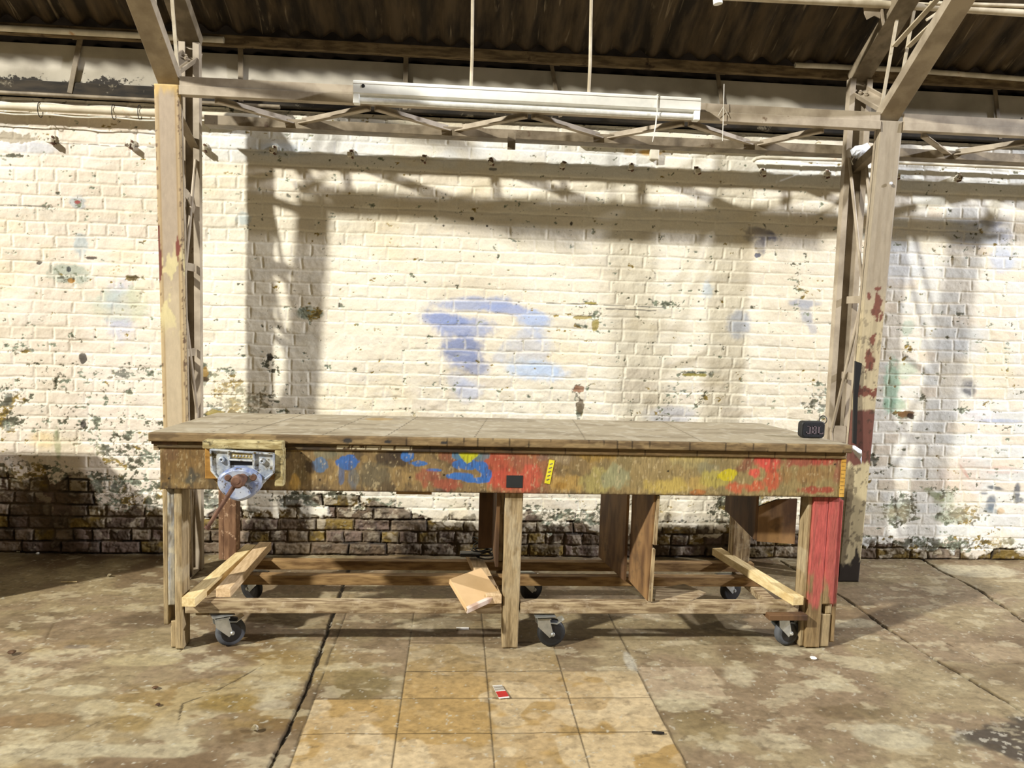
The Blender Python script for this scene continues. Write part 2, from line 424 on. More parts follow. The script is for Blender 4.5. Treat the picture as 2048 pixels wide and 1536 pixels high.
    # ---- sprayed / brushed soft paint (px, py, rx, rz, rot, colour, strength, edge softness)
    soft = [
        (240, 620, 34, 62, 0, (176, 186, 214), .75, .7), (232, 610, 50, 34, 0, (176, 190, 176), .6, .3), (275, 610, 20, 34, 0, (178, 192, 168), .6, .3),
        (140, 548, 38, 20, 0, (160, 172, 160), .8, .2), (160, 490, 17, 24, 0, (170, 184, 190), .8, .2), (155, 405, 17, 15, 0, (176, 184, 190), .8, .2),
        (950, 608, 90, 16, -3, (160, 172, 206), .85, .5), (1010, 618, 60, 12, 4, (150, 166, 212), .8, .5), (890, 640, 55, 18, 8, (132, 148, 196), .9, .5),
        (930, 655, 60, 26, 0, (140, 156, 202), .8, .5), (925, 700, 46, 34, 0, (120, 134, 176), .9, .5), (955, 735, 30, 20, 0, (134, 146, 184), .75, .6),
        (1070, 640, 36, 22, 0, (172, 192, 232), .85, .5), (1062, 690, 46, 42, 0, (176, 190, 220), .75, .5), (1068, 738, 70, 24, 6, (186, 206, 236), .9, .5), (1010, 700, 14, 40, 40, (180, 192, 216), .5, .6),
        (935, 780, 34, 28, 0, (180, 190, 216), .7, .6), (915, 760, 24, 20, 0, (178, 188, 214), .5, .6),
        (1478, 648, 26, 32, 0, (176, 186, 206), .75, .5), (1525, 468, 36, 12, 10, (88, 92, 120), .85, .35), (1520, 492, 13, 20, 0, (82, 88, 118), .8, .35), (1500, 476, 14, 10, 0, (84, 88, 112), .7, .4),
        (1610, 606, 34, 10, 0, (150, 156, 172), .8, .5), (1612, 628, 12, 26, -20, (158, 164, 178), .7, .5), (1625, 655, 9, 16, -20, (166, 170, 182), .6, .5),
        (1800, 520, 60, 60, 0, (214, 222, 232), .7, .8), (1960, 470, 90, 24, 0, (176, 188, 214), .6, .6), (1960, 445, 60, 10, 0, (130, 140, 166), .6, .6), (2005, 520, 30, 30, 0, (190, 200, 222), .7, .5),
        (1783, 770, 18, 54, 0, (166, 200, 176), .85, .3), (1812, 740, 28, 20, 0, (184, 206, 186), .6, .4), (1790, 810, 24, 16, 0, (150, 188, 162), .7, .3), (1815, 655, 14, 18, 0, (176, 190, 176), .8, .3),
        (1938, 778, 20, 17, 0, (64, 66, 78), .85, .6), (1936, 762, 18, 10, 0, (88, 88, 98), .6, .6), (1920, 690, 60, 60, 0, (206, 212, 216), .6, .8), (1990, 740, 50, 60, 0, (228, 218, 188), .6, .8),
        (2000, 842, 60, 5, 0, (168, 182, 214), .7, .5), (1960, 830, 50, 14, 0, (208, 204, 216), .5, .7), (1930, 960, 60, 60, 0, (226, 206, 190), .55, .7), (2000, 940, 50, 10, 0, (214, 168, 156), .4, .6), (1930, 945, 4, 22, -40, (190, 120, 100), .5, .5),
        (1990, 976, 22, 5, 8, (84, 92, 100), .85, .5), (1968, 986, 12, 5, 0, (96, 104, 116), .8, .5), (1984, 1005, 14, 18, 0, (96, 108, 122), .85, .5), (1985, 1022, 20, 8, 10, (104, 124, 140), .6, .5),
        (2034, 985, 8, 26, 0, (78, 86, 98), .85, .5), (2040, 1000, 12, 6, 0, (84, 92, 104), .8, .5), (2002, 1022, 10, 10, 0, (200, 160, 90), .6, .4),
        (620, 626, 24, 14, 0, (130, 138, 118), .9, .15), (1415, 580, 13, 18, 0, (196, 212, 224), .7, .4), (488, 436, 15, 16, 0, (194, 208, 212), .8, .25),
        (1260, 304, 12, 8, 0, (190, 160, 100), .8, .3), (1300, 306, 24, 6, 0, (206, 160, 50), .85, .3), (560, 300, 60, 14, 0, (188, 200, 214), .6, .5), (85, 880, 26, 20, 0, (226, 204, 160), .8, .6), (115, 890, 7, 34, -3, (110, 132, 84), .7, .4),
        (60, 295, 60, 14, 0, (190, 200, 220), .6, .6), (1340, 832, 60, 24, 0, (196, 200, 214), .7, .6), (290, 380, 0.1, 0.1, 0, (0, 0, 0), 0, .5),
        (1890, 1000, 26, 26, 0, (150, 168, 140), .6, .3), (1800, 1020, 32, 24, 0, (132, 150, 126), .65, .3), (1905, 1035, 46, 16, 0, (130, 148, 112), .65, .3), (1870, 990, 28, 8, 30, (120, 132, 80), .7, .3),
    ]
    for i, (px, py, rx, rz, rot, c, st, sf) in enumerate(soft):
        d, _ = blob(X, Z, px, py, rx, rz, -rot)
        w = (n2-.5)*.7+(n3-.5)*.5+(n1-.5)*.3
        a = sst(-.10-sf*.15, .15+sf*.55, d+w*(.6 if sf > .4 else .9))
        C_ = mixc(C_, s2l(c), a*st*(1-.35*mort))
    # ---- chipped, mouldy places: probability field
    dens = np.zeros_like(X)
    for px, py, rx, rz, w in ((120, 760, 150, 40, .15), (180, 860, 150, 46, .15), (30, 700, 50, 12, .2), (15, 790, 60, 30, .30), (20, 845, 30, 26, .34), (270, 745, 70, 26, .24), (230, 790, 70, 20, .16), (250, 910, 80, 26, .24), (300, 870, 60, 30, .2), (200, 985, 220, 40, .26), (60, 960, 110, 50, .26), (110, 1000, 70, 26, .3), (165, 815, 50, 16, .16),
                              (470, 800, 70, 52, .30), (440, 745, 44, 12, .26), (520, 800, 40, 30, .28), (540, 720, 20, 24, .2), (620, 625, 26, 15, .36), (420, 855, 40, 14, .3), (560, 830, 60, 14, .2), (455, 900, 60, 70, .12),
                              (1170, 640, 44, 36, .25), (1330, 610, 80, 12, .22), (1155, 785, 14, 24, .33), (1158, 822, 10, 22, .38), (1150, 848, 30, 6, .3), (1390, 748, 46, 7, .34), (1400, 790, 60, 22, .18), (1330, 800, 30, 40, .18), (1600, 560, 20, 70, .16), (1640, 800, 30, 70, .2),
                              (1800, 1020, 50, 40, .26), (1920, 1030, 60, 26, .3), (1890, 980, 40, 20, .22), (1810, 830, 28, 10, .42), (1975, 810, 16, 10, .3), (1930, 822, 18, 8, .26), (1816, 700, 12, 26, .3), (1800, 740, 34, 16, .14), (1900, 1090, 200, 22, .30), (1740, 920, 20, 16, .3), (1960, 480, 80, 40, .10),
                              (410, 750, 8, 26, .45), (425, 828, 24, 8, .4), (265, 556, 14, 7, .45), (100, 415, 20, 10, .34), (30, 312, 40, 5, .3), (620, 1000, 120, 20, .3), (1100, 1040, 120, 30, .25), (1500, 1020, 90, 60, .3), (430, 1000, 60, 20, .3), (700, 1010, 100, 14, .25), (140, 548, 40, 22, .12), (155, 405, 12, 12, .2), (260, 612, 60, 50, .08), (560, 235, 200, 18, .12), (1500, 300, 300, 20, .10)):
        d, _ = blob(X, Z, px, py, rx, rz); dens = np.maximum(dens, w*sst(-.25, .55, d+(n1-.5)*.6))
    dens = dens+.06*sst(1.1, .3, Z)+.012
    chipn = .62*fbm(X*22, Z*34, 71, 5)+.38*fbm(X*62, Z*80, 73, 3)
    chip = sst(.012, -.004, (.30+dens*.9)-chipn*1.0)*0+sst(-.010, .010, chipn-(.705-dens*.60))
    chipc = np.zeros_like(C_); hc = fbm(X*8, Z*8, 77, 3)
    chipc[:] = s2l((138, 146, 128)); chipc = mixc(chipc, s2l((92, 90, 72)), sst(.50, .60, hc)*.8); chipc = mixc(chipc, s2l((150, 128, 62)), sst(.40, .34, fbm(X*6, Z*6, 79, 3)))
    chipc = mixc(chipc, s2l((62, 56, 42)), sst(.05, .12, chipn-(.705-dens*.60))*.7)
    C_ = C_*(1-chip[..., None])+chipc*chip[..., None]
    sp = .5*fbm(X*75, Z*85, 83, 3)+.5*n3
    spm = sst(-.01, .015, sp-(.80-dens*.75))*(1-chip)
    C_ = mixc(C_, s2l((96, 92, 72)), spm*.8)
    # yellowed and greyed washes, streaky brush marks
    C_ = mixc(C_, s2l((226, 212, 176)), sst(.58, .72, fbm(X*2.2, Z*3.1, 85, 4))*.35)
    C_ = mixc(C_, s2l((206, 206, 200)), sst(.56, .70, fbm(X*7, Z*24, 87, 4))*.22)
    # specific deep knocks and drilled holes
    knocks = [(180, 516, 12, 3, (60, 48, 40)), (78, 526, 5, 4, (60, 52, 44)), (268, 556, 10, 5, (90, 74, 40)), (166, 718, 6, 10, (50, 46, 40)), (166, 848, 6, 9, (44, 40, 34)), (1812, 828, 22, 7, (120, 84, 44)), (1822, 832, 10, 6, (50, 34, 20)),
              (1158, 778, 12, 6, (150, 110, 84)), (1160, 812, 8, 12, (104, 92, 72)), (944, 437, 4, 4, (30, 26, 22)), (887, 452, 2, 2, (30, 26, 22)), (974, 452, 2, 2, (30, 26, 22)), (1143, 448, 3, 4, (30, 26, 22)), (410, 745, 6, 16, (150, 120, 60)), (410, 758, 8, 5, (60, 46, 30)), (430, 826, 18, 7, (156, 140, 74)),
              (155, 404, 5, 3, (150, 60, 54)), (142, 562, 6, 5, (176, 130, 60)), (138, 538, 4, 5, (60, 64, 66)), (1515, 510, 8, 6, (70, 76, 100)), (540, 715, 8, 8, (50, 46, 38)), (1390, 750, 26, 3, (150, 140, 70)), (1180, 607, 14, 3, (170, 156, 70)), (1165, 635, 20, 4, (160, 144, 84)), (1190, 650, 8, 12, (160, 146, 80)), (985, 338, 8, 3, (120, 122, 120)), (20, 275, 40, 10, (160, 150, 130)), (50, 1050, 0.1, 0.1, (0, 0, 0))]
    for px, py, rx, rz, c in knocks:
        d, _ = blob(X, Z, px, py, rx, rz); a = sst(-.05, .10, d+(n3-.5)*.8+(n2-.5)*.6); C_ = mixc(C_, s2l(c), a*.9); chip = np.maximum(chip, a)
    # thin cracked lines along two bed joints
    for z_px, a_, b_ in (((1100, 607), .35, 1.28), ((1330, 621), .75, 1.22), ((230, 290), -2.3, -1.75), ((60, 412), -2.65, -2.25)):
        zc = at(*z_px, y=0)[2]
        ln = sst(.0045, .002, abs(Z-zc-(n1-.5)*.02))*(X > a_)*(X < b_)*(n2 > .44); C_ = mixc(C_, s2l((110, 108, 100)), ln*.85)
    # ---- bare brick
    B_ = np.zeros_like(C_); B_[:] = s2l((112, 94, 74))
    B_ = mixc(B_, s2l((140, 116, 48)), (h2 > .62)*.85); B_ = mixc(B_, s2l((128, 108, 96)), (h2 < .25)*.8); B_ = mixc(B_, s2l((168, 150, 128)), (h3 > .8)*.7)
    B_ = mixc(B_, s2l((70, 58, 44)), sst(.46, .62, n2)*.65); B_ = mixc(B_, s2l((150, 138, 118)), sst(.60, .66, n3*.5+n2*.5)*.5)
    B_ = mixc(B_, s2l((196, 184, 160)), sst(.56, .62, fbm(X*18, Z*24, 91, 4))*sst(.30, .0, dbare)*.85)
    B_ = mixc(B_, s2l((104, 88, 66)), mort*.8)
    dark = sst(.004, .0, dz-.0)*sst(.5, .6, n2)
    B_ = mixc(B_, s2l((36, 28, 20)), sst(.5, .64, n1+.1*(h1-.5))*mort*.9)
    B_ = B_*.74
    C_ = C_*(1-bare[..., None])+B_*bare[..., None]
    rim = sst(-.035, -.005, dbare)*(1-bare)
    C_ = mixc(C_, s2l((96, 88, 66)), rim*sst(.48, .56, n2)*.8)
    # ---- relief
    H = -(1-sst(.002, .012, dj))*(.0035+.0085*bare)*(1-smooth*.9)
    lipz = np.exp(-((fz*COURSE-.004)/.003)**2)
    H += lipz*.0028*(1-bare)*(1-smooth)*sst(.35, .6, n1)
    H += ((h1-.5)*.005)*(1-smooth)*(.6+bare*1.6)+(n2-.5)*(.006+.022*bare+.004*low)+(n1-.5)*.010+(n3-.5)*(.0015+.006*bare)
    H -= chip*.0022; H -= bare*.006
    P = np.stack([X, -H-.0*X, Z], -1)
    P[..., 1] = -H
    o = grid_mesh('wall_back', P, np.clip(C_*.97, 0, 1), M_wall)
    return tag(o, kind='structure')
build_wall()

# ------------------------------------------------------------------ the floor
def build_floor():
    res = .0052
    xs = np.arange(-3.1, 4.4, res); ys = np.arange(-2.75, .03, res)
    X, Y = np.meshgrid(xs, ys)
    n1 = fbm(X*3, Y*3, 101, 5); n2 = fbm(X*11, Y*11, 105, 4); n3 = fbm(X*40, Y*40, 109, 3); nl = fbm(X*1.1, Y*1.6, 111, 3)
    C_ = np.zeros(X.shape+(3,)); C_[:] = s2l((154, 134, 106))
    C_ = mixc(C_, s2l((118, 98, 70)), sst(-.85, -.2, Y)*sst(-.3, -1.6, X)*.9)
    C_ = mixc(C_, s2l((168, 152, 116)), sst(.45, .62, n1)*.8)
    C_ = mixc(C_, s2l((112, 90, 64)), sst(.52, .68, fbm(X*2.2, Y*3.2, 121, 4))*.7)
    C_ = mixc(C_, s2l((202, 190, 156)), sst(.60, .66, fbm(X*4.2, Y*6, 125, 5))*.75*sst(-.75, -1.3, Y))
    C_ = mixc(C_, s2l((160, 132, 66)), sst(.55, .7, fbm(X*1.9, Y*4, 131, 4))*.5*sst(-.9, -1.4, Y)*sst(.0, -.8, X))
    H = (n1-.5)*.010+(n2-.5)*.0035
    def fb(px, py, rx, ry, rot=0):
        c = at(px, py, z=0); q = at(px+10, py, z=0); s = abs(q[0]-c[0])/10
        q2 = at(px, py+6, z=0); s2 = abs(q2[1]-c[1])/6
        r = math.radians(rot); dx = X-c[0]; dy = Y-c[1]
        return 1-np.sqrt((dx/(rx*s))**2+(dy/(ry*s2))**2)
    # ---- tiles laid in a strip towards the wall
    TL = [(-.63, 1), ]
    xj = [at(600, 1470, z=0)[0], at(793, 1465, z=0)[0], at(983, 1455, z=0)[0], at(1155, 1450, z=0)[0], at(1335, 1455, z=0)[0]]
    yj = [at(960, v, z=0)[1] for v in (1600, 1463, 1394, 1340, 1283, 1240, 1205)]
    tile = np.zeros_like(X)
    wob = (n2-.5)*.01
    for i in range(4):
        ytop = [yj[2], yj[5], yj[5], yj[3]][i]
        tile = np.maximum(tile, (X > xj[i])*(X < xj[i+1])*(Y < ytop))
    tile2 = (X > xj[4])*(X < xj[4]+.33)*(Y > yj[2]-.02)*(Y < yj[3]+.03)*(n1 > .3)
    ti = np.searchsorted(np.array(xj), X); tj = np.searchsorted(np.array(yj), Y); th = _hash(ti+tj*17, ti*0, 3)
    T_ = np.zeros_like(C_); T_[:] = s2l((206, 180, 136))
    T_ = mixc(T_, s2l((186, 158, 110)), th*.5)
    T_ = mixc(T_, s2l((180, 146, 82)), sst(.50, .54, fbm(X*3.5, Y*4.5, 141, 4))*.65)
    T_ = mixc(T_, s2l((228, 208, 170)), sst(.55, .58, fbm(X*4, Y*4, 147, 3))*.6)
    T_ = mixc(T_, s2l((140, 128, 100)), sst(-1.75, -1.35, Y)*.55)
    # the tiles end in a ragged patch of screed at their far end
    ragged = sst(.0, .05, Y-(-1.38)+(n1-.5)*.5)
    tm = np.clip(tile*(1-ragged*.8), 0, 1)
    C_ = C_*(1-tm[..., None])+T_*tm[..., None]
    C_ = mixc(C_, s2l((196, 176, 146)), tile2*.7)
    ins = (X > xj[0]-.01)*(X < xj[4]+.01)
    for x in xj: 
        l = sst(.0045, .0015, abs(X-x-wob*.4))*(Y < yj[5]+.12); C_ = mixc(C_, s2l((66, 54, 34)), l*.85); H -= l*.003
    for y in yj[:6]:
        l = sst(.005, .0018, abs(Y-y-wob*.4))*ins*(tile+(.3) > .5); C_ = mixc(C_, s2l((74, 60, 38)), l*.8); H -= l*.003
    # ---- patches
    pats = [(1640, 1365, 60, 16, (206, 196, 164), .75), (1480, 1355, 44, 26, (204, 192, 160), .7), (1420, 1360, 44, 18, (198, 180, 148), .7), (1700, 1245, 80, 14, (204, 194, 164), .7), (1560, 1480, 60, 20, (200, 188, 156), .6), (1780, 1470, 70, 26, (204, 196, 168), .7), (1850, 1360, 90, 26, (176, 162, 126), .5),
            (1990, 1300, 90, 22, (196, 176, 142), .5), (1700, 1420, 90, 18, (112, 94, 62), .55), (1400, 1450, 50, 30, (150, 132, 92), .6), (1960, 1140, 90, 12, (216, 206, 176), .7), (150, 1380, 60, 10, (206, 196, 162), .7), (195, 1412, 40, 14, (196, 184, 150), .7), (60, 1440, 90, 14, (136, 106, 66), .6),
            (470, 1405, 70, 22, (150, 124, 62), .75), (540, 1408, 40, 12, (196, 186, 160), .6), (560, 1450, 60, 20, (120, 96, 66), .5), (310, 1500, 120, 16, (196, 186, 154), .7), (130, 1500, 100, 16, (200, 190, 160), .6), (480, 1470, 60, 16, (118, 96, 66), .5), (300, 1320, 80, 10, (196, 182, 140), .6), (450, 1190, 60, 10, (120, 106, 86), .6), (210, 1200, 90, 10, (150, 130, 104), .6),
            (720, 1370, 60, 30, (128, 112, 70), .7), (870, 1250, 60, 14, (176, 164, 136), .6), (680, 1180, 60, 8, (176, 160, 132), .5), (1300, 1220, 40, 20, (186, 174, 146), .6), (1262, 1325, 12, 22, (200, 194, 176), .8), (290, 1240, 90, 16, (110, 92, 70), .6), (80, 1240, 90, 20, (104, 84, 64), .5), (150, 1290, 40, 8, (120, 112, 104), .6), (560, 1335, 180, 6, (188, 172, 132), .6), (380, 1300, 60, 4, (190, 178, 140), .5)]
    for px, py, rx, ry, c, st in pats:
        d = fb(px, py, rx, ry); a = sst(-.05, .25, d+(n1-.5)*1.1+(n2-.5)*.5); C_ = mixc(C_, s2l(c), a*st*(1-tm*.7))
    d = fb(2040, 1480, 120, 44); a = sst(-.1, .15, d+(n1-.5)*1.3+(n2-.5)*.6); C_ = mixc(C_, s2l((70, 62, 54)), a*.9)
    C_ = mixc(C_, s2l((196, 190, 174)), a*sst(.66, .70, n3+(n2-.5)*.4)*.8)
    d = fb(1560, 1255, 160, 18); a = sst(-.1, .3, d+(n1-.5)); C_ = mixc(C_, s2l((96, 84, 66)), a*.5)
    # ---- cracks and expansion joints as polylines through photo points
    def crack(pts, w, depth, col, wb=.012, st=1.0):
        nonlocal C_, H
        Q = [at(a, b, z=0)[:2] for a, b in pts]; D = np.full(X.shape, 9.0)
        for a, b in zip(Q[:-1], Q[1:]):
            ab = b-a; L2 = ab@ab; t = np.clip(((X-a[0])*ab[0]+(Y-a[1])*ab[1])/L2, 0, 1)
            D = np.minimum(D, np.hypot(X-a[0]-t*ab[0], Y-a[1]-t*ab[1]))
        D = D+(n2-.5)*wb+(n3-.5)*.008
        a = sst(w, w*.35, D); C_ = mixc(C_, s2l(col), a*st); H = H-a*depth
    crack([(700, 1130), (688, 1165), (645, 1290), (612, 1380), (575, 1460), (535, 1540)], .012, .012, (42, 32, 20))
    crack([(720, 1130), (706, 1165), (665, 1290), (630, 1380), (596, 1460), (560, 1540)], .004, .001, (120, 104, 76), st=.35)
    crack([(1560, 1120), (1690, 1195), (1760, 1245), (1850, 1305), (1950, 1365), (2060, 1430)], .009, .010, (44, 34, 22))
    crack([(1845, 1118), (1880, 1140), (1960, 1180), (2050, 1242)], .013, .012, (44, 34, 22), wb=.03)
    crack([(1895, 1285), (1978, 1326), (2050, 1326)], .004, .002, (90, 70, 46), st=.8)
    crack([(530, 1325), (470, 1360), (420, 1385), (365, 1405), (355, 1450)], .004, .003, (70, 58, 42), st=.8)
    crack([(360, 1300), (385, 1275), (420, 1260)], .004, .003, (96, 66, 40), st=.8)
    crack([(0, 1330), (90, 1280), (110, 1240)], .005, .002, (110, 92, 64), st=.6)
    crack([(200, 1440), (120, 1480), (20, 1530)], .004, .002, (110, 92, 64), st=.5)
    # fine mottling and worn skin
    C_ = mixc(C_, s2l((100, 84, 56)), sst(.54, .66, fbm(X*16, Y*20, 161, 5))*.22)
    C_ = mixc(C_, s2l((214, 202, 168)), sst(.60, .68, fbm(X*9, Y*15, 165, 5))*.45*(1-tm*.7))
    C_ = mixc(C_, s2l((78, 62, 40)), sst(.66, .72, fbm(X*26, Y*40, 167, 4))*.3)
    # grit
    g = sst(.80, .84, fbm(X*60, Y*60, 151, 2)); C_ = mixc(C_, s2l((206, 200, 180)), g*.7)
    H += g*.001
    P = np.stack([X, Y, H-.004], -1)
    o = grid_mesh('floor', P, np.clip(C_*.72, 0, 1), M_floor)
    tag(o, kind='structure')
build_floor()
mb = MB().box(-7, 11, -9, 1, -.20, -.03); o = mb.build('floor', mat_two('hall_concrete', (110, 96, 72), (160, 144, 110), 2, .8)); tag(o, kind='structure')
mb = MB().box(-7, 11, .03, .28, -.03, 2.62); o = mb.build('wall_back', mat_two('whitewashed_brick', (200, 194, 176), (230, 224, 206), 3, .8)); tag(o, kind='structure')

# ------------------------------------------------------------------ eaves: corrugated roof, purlins, fascia boards
def build_roof():
    pitch = .1462; amp = .020
    xs = np.arange(-3.6, 4.9, pitch/14); t = np.linspace(0, .52, 20)
    X, T = np.meshgrid(xs, t)
    Z0 = 3.035+amp*np.cos(2*math.pi*X/pitch)+.577*T*1.0+(fbm(X*1.1, T*0+.5, 3, 2)-.5)*.03
    Yv = -.10-T; P = np.stack([X, Yv, Z0], -1)
    o = grid_mesh('ceiling', P, np.full(P.shape, .1), M_roof); tag(o, kind='structure')
    sm = o.modifiers.new('thick', 'SOLIDIFY'); sm.thickness = .007; sm.offset = 1
build_roof()
def purlin(name, pa, pb, y, h, w, mat, x0=-3.6, x1=4.9):
    A = at(*pa, y=y); B = at(*pb, y=y); s = (B[2]-A[2])/(B[0]-A[0])
    a = (x0, y+w/2, A[2]+(x0-A[0])*s); b = (x1, y+w/2, A[2]+(x1-A[0])*s)
    o = MB().beam(a, b, w, h).build(name, mat, bevel=.003); tag(o, kind='structure'); return a, b
# eaves purlin under the sheet ends
M_purlin = mat_two('brown_eaves_timber', (88, 74, 52), (136, 118, 88), 7, .8, stretch=(1, 5, 5), bs=.5, third=((50, 36, 24), 9, .58, .68))
o = MB().box(-3.6, 4.9, -.115, -.075, 2.945, 3.003).build('trim_1', M_purlin, bevel=.003); tag(o, kind='structure')
o = MB().box(-3.6, 4.9, -.03, .02, 2.72, 2.925).build('trim_2', M_fascia); tag(o, kind='structure')
# near-black box paints in the shaded gap over the fascia; dark plate below
o = MB().box(-3.6, 4.9, .02, .20, 2.60, 3.70).build('trim_3', mat_two('painted_gap_shade', (8, 6, 4), (18, 14, 10), 6, 1.0, spec=.0)); tag(o, kind='structure')
o = MB().box(-3.6, 4.9, -.045, .02, 2.645, 2.722).build('trim_4', M_timber_dark, bevel=.006); tag(o, kind='structure')  # dark plate colour stands in for shade in the gap under the fascia
# upper purlin further up the slope, only at the right end of the view
o = MB().box(1.2, 4.9, -.60, -.55, 3.245, 3.285).build('trim_5', M_steel_dark, bevel=.003); tag(o, kind='structure')
# straps that hang the fascia
strap_px = [(152, 120), (482, 110), (812, 130), (1112, 150), (1443, 160), (1995, 200)]
for i, (px, py) in enumerate(strap_px):
    x = at(px, py, y=-.04)[0]
    r = empty('fascia_strap', (x, -.04, 2.70)) if False else None
    m_ = MB(); s = -1 if px < 800 else 1
    m_.beam((x-s*.035*(px != 812)*(px != 482), -.050, 2.985), (x+s*0.035*(px != 812)*(px != 482)*(-1 if False else 1), -.042, 2.66), .028 if px < 900 else .022, .012, up=(0, 1, 0))
    m_.box(x-.02, x+.02, -.075, -.03, 2.955, 2.985)
    o = m_.build('fascia_strap', M_steel_dark, bevel=.002)
    where = ['left of the left-hand steel column', 'just right of the left-hand steel column', 'above the left end of the strip light', 'above the middle of the strip light', 'above the right end of the strip light', 'at the far right of the eaves'][i]
    tag(o, 'brown steel strap down the grey fascia board '+where, 'strap', 'fascia straps')

# ------------------------------------------------------------------ steel columns
ZT = 2.60
def post_col_left(P):
    x, y, z = P.T; n = fbm(x*30+y*30, z*9, 201, 4); n2 = fbm(x*60+y*50, z*60, 205, 3); nb = fbm(x*14+y*14, z*7, 209, 4)
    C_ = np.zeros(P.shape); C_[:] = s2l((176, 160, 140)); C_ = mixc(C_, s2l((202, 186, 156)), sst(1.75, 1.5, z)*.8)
    u = (x-x.min())/(x.max()-x.min()); e = np.minimum(u, 1-u)
    C_ = mixc(C_, s2l((190, 164, 116)), sst(.22, .12, e)*.6); C_ = mixc(C_, s2l((150, 122, 78)), sst(.03, .0, abs(e-.16))*.7)
    C_ = mixc(C_, s2l((212, 180, 112)), sst(2.53, 2.58, z+(n-.5)*.1)*.8)
    C_ = mixc(C_, s2l((224, 212, 160)), sst(.55, .58, nb)*sst(1.85, 1.7, z)*sst(1.3, 1.45, z)*.8)
    C_ = mixc(C_, s2l((112, 48, 40)), sst(.0, .04, .30-abs(u-.02)*2.2-abs(z-1.76)*2.0+(n-.5)*.5)*.95)
    C_ = mixc(C_, s2l((122, 54, 44)), sst(.0, .04, .16-abs(u-.80)*1.6-abs(z-1.80)*1.8+(n-.5)*.3)*.95)
    C_ = mixc(C_, s2l((230, 214, 184)), sst(.0, .04, .10-abs(u-.35)*.7-abs(z-2.05)*4+(n-.5)*.3)*.9)
    C_ = mixc(C_, s2l((90, 62, 44)), sst(.62, .66, n2)*sst(.12, .04, e)*.8)
    C_ = mixc(C_, s2l((200, 184, 146)), sst(.9, .5, z)*.4)
    C_ = mixc(C_, s2l((58, 46, 38)), sst(.20, .0, z-(n-.5)*.4)); return C_*.93
def post_col_right(P):
    x, y, z = P.T; n = fbm(x*30+y*30, z*12, 301, 4); n2 = fbm(x*55+y*50, z*40, 305, 4)
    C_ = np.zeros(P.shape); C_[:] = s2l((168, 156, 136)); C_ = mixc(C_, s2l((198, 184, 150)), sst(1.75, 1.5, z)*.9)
    u = (x-x.min())/(x.max()-x.min())
    C_ = mixc(C_, s2l((140, 126, 102)), sst(.5, .7, fbm(x*60, z*3, 311, 3))*.4)
    for uu, zz, ru, rz in ((.62, 1.60, .22, .075), (.50, 1.30, .26, .06), (.60, 1.42, .14, .03), (.62, 1.70, .2, .012), (.2, 1.66, .08, .02), (.3, 1.12, .6, .045), (.85, 1.55, .1, .02), (.9, 1.12, .3, .03)):
        C_ = mixc(C_, s2l((118, 66, 52)), sst(0, .2, 1-np.hypot((u-uu)/ru, (z-zz)/rz)+(n2-.5)*2.0)*.95)
    redb = sst(.69, .71, z+(n-.5)*.08)*(1-sst(1.00, 1.02, z+(n-.5)*.08))
    C_ = mixc(C_, s2l((106, 62, 54)), redb*.97)
    C_ = mixc(C_, s2l((204, 192, 152)), (1-sst(.69, .71, z+(n-.5)*.08))*.5)
    C_ = mixc(C_, s2l((60, 48, 38)), sst(.62, .66, n2)*sst(1.9, 1.2, z)*.6)
    C_ = mixc(C_, s2l((92, 78, 58)), sst(.30, .26, u+(n-.5)*.3)*sst(.70, .66, z)*.7)
    C_ = mixc(C_, s2l((44, 36, 30)), sst(.17, .13, z+(n-.5)*.3)); return C_*.93
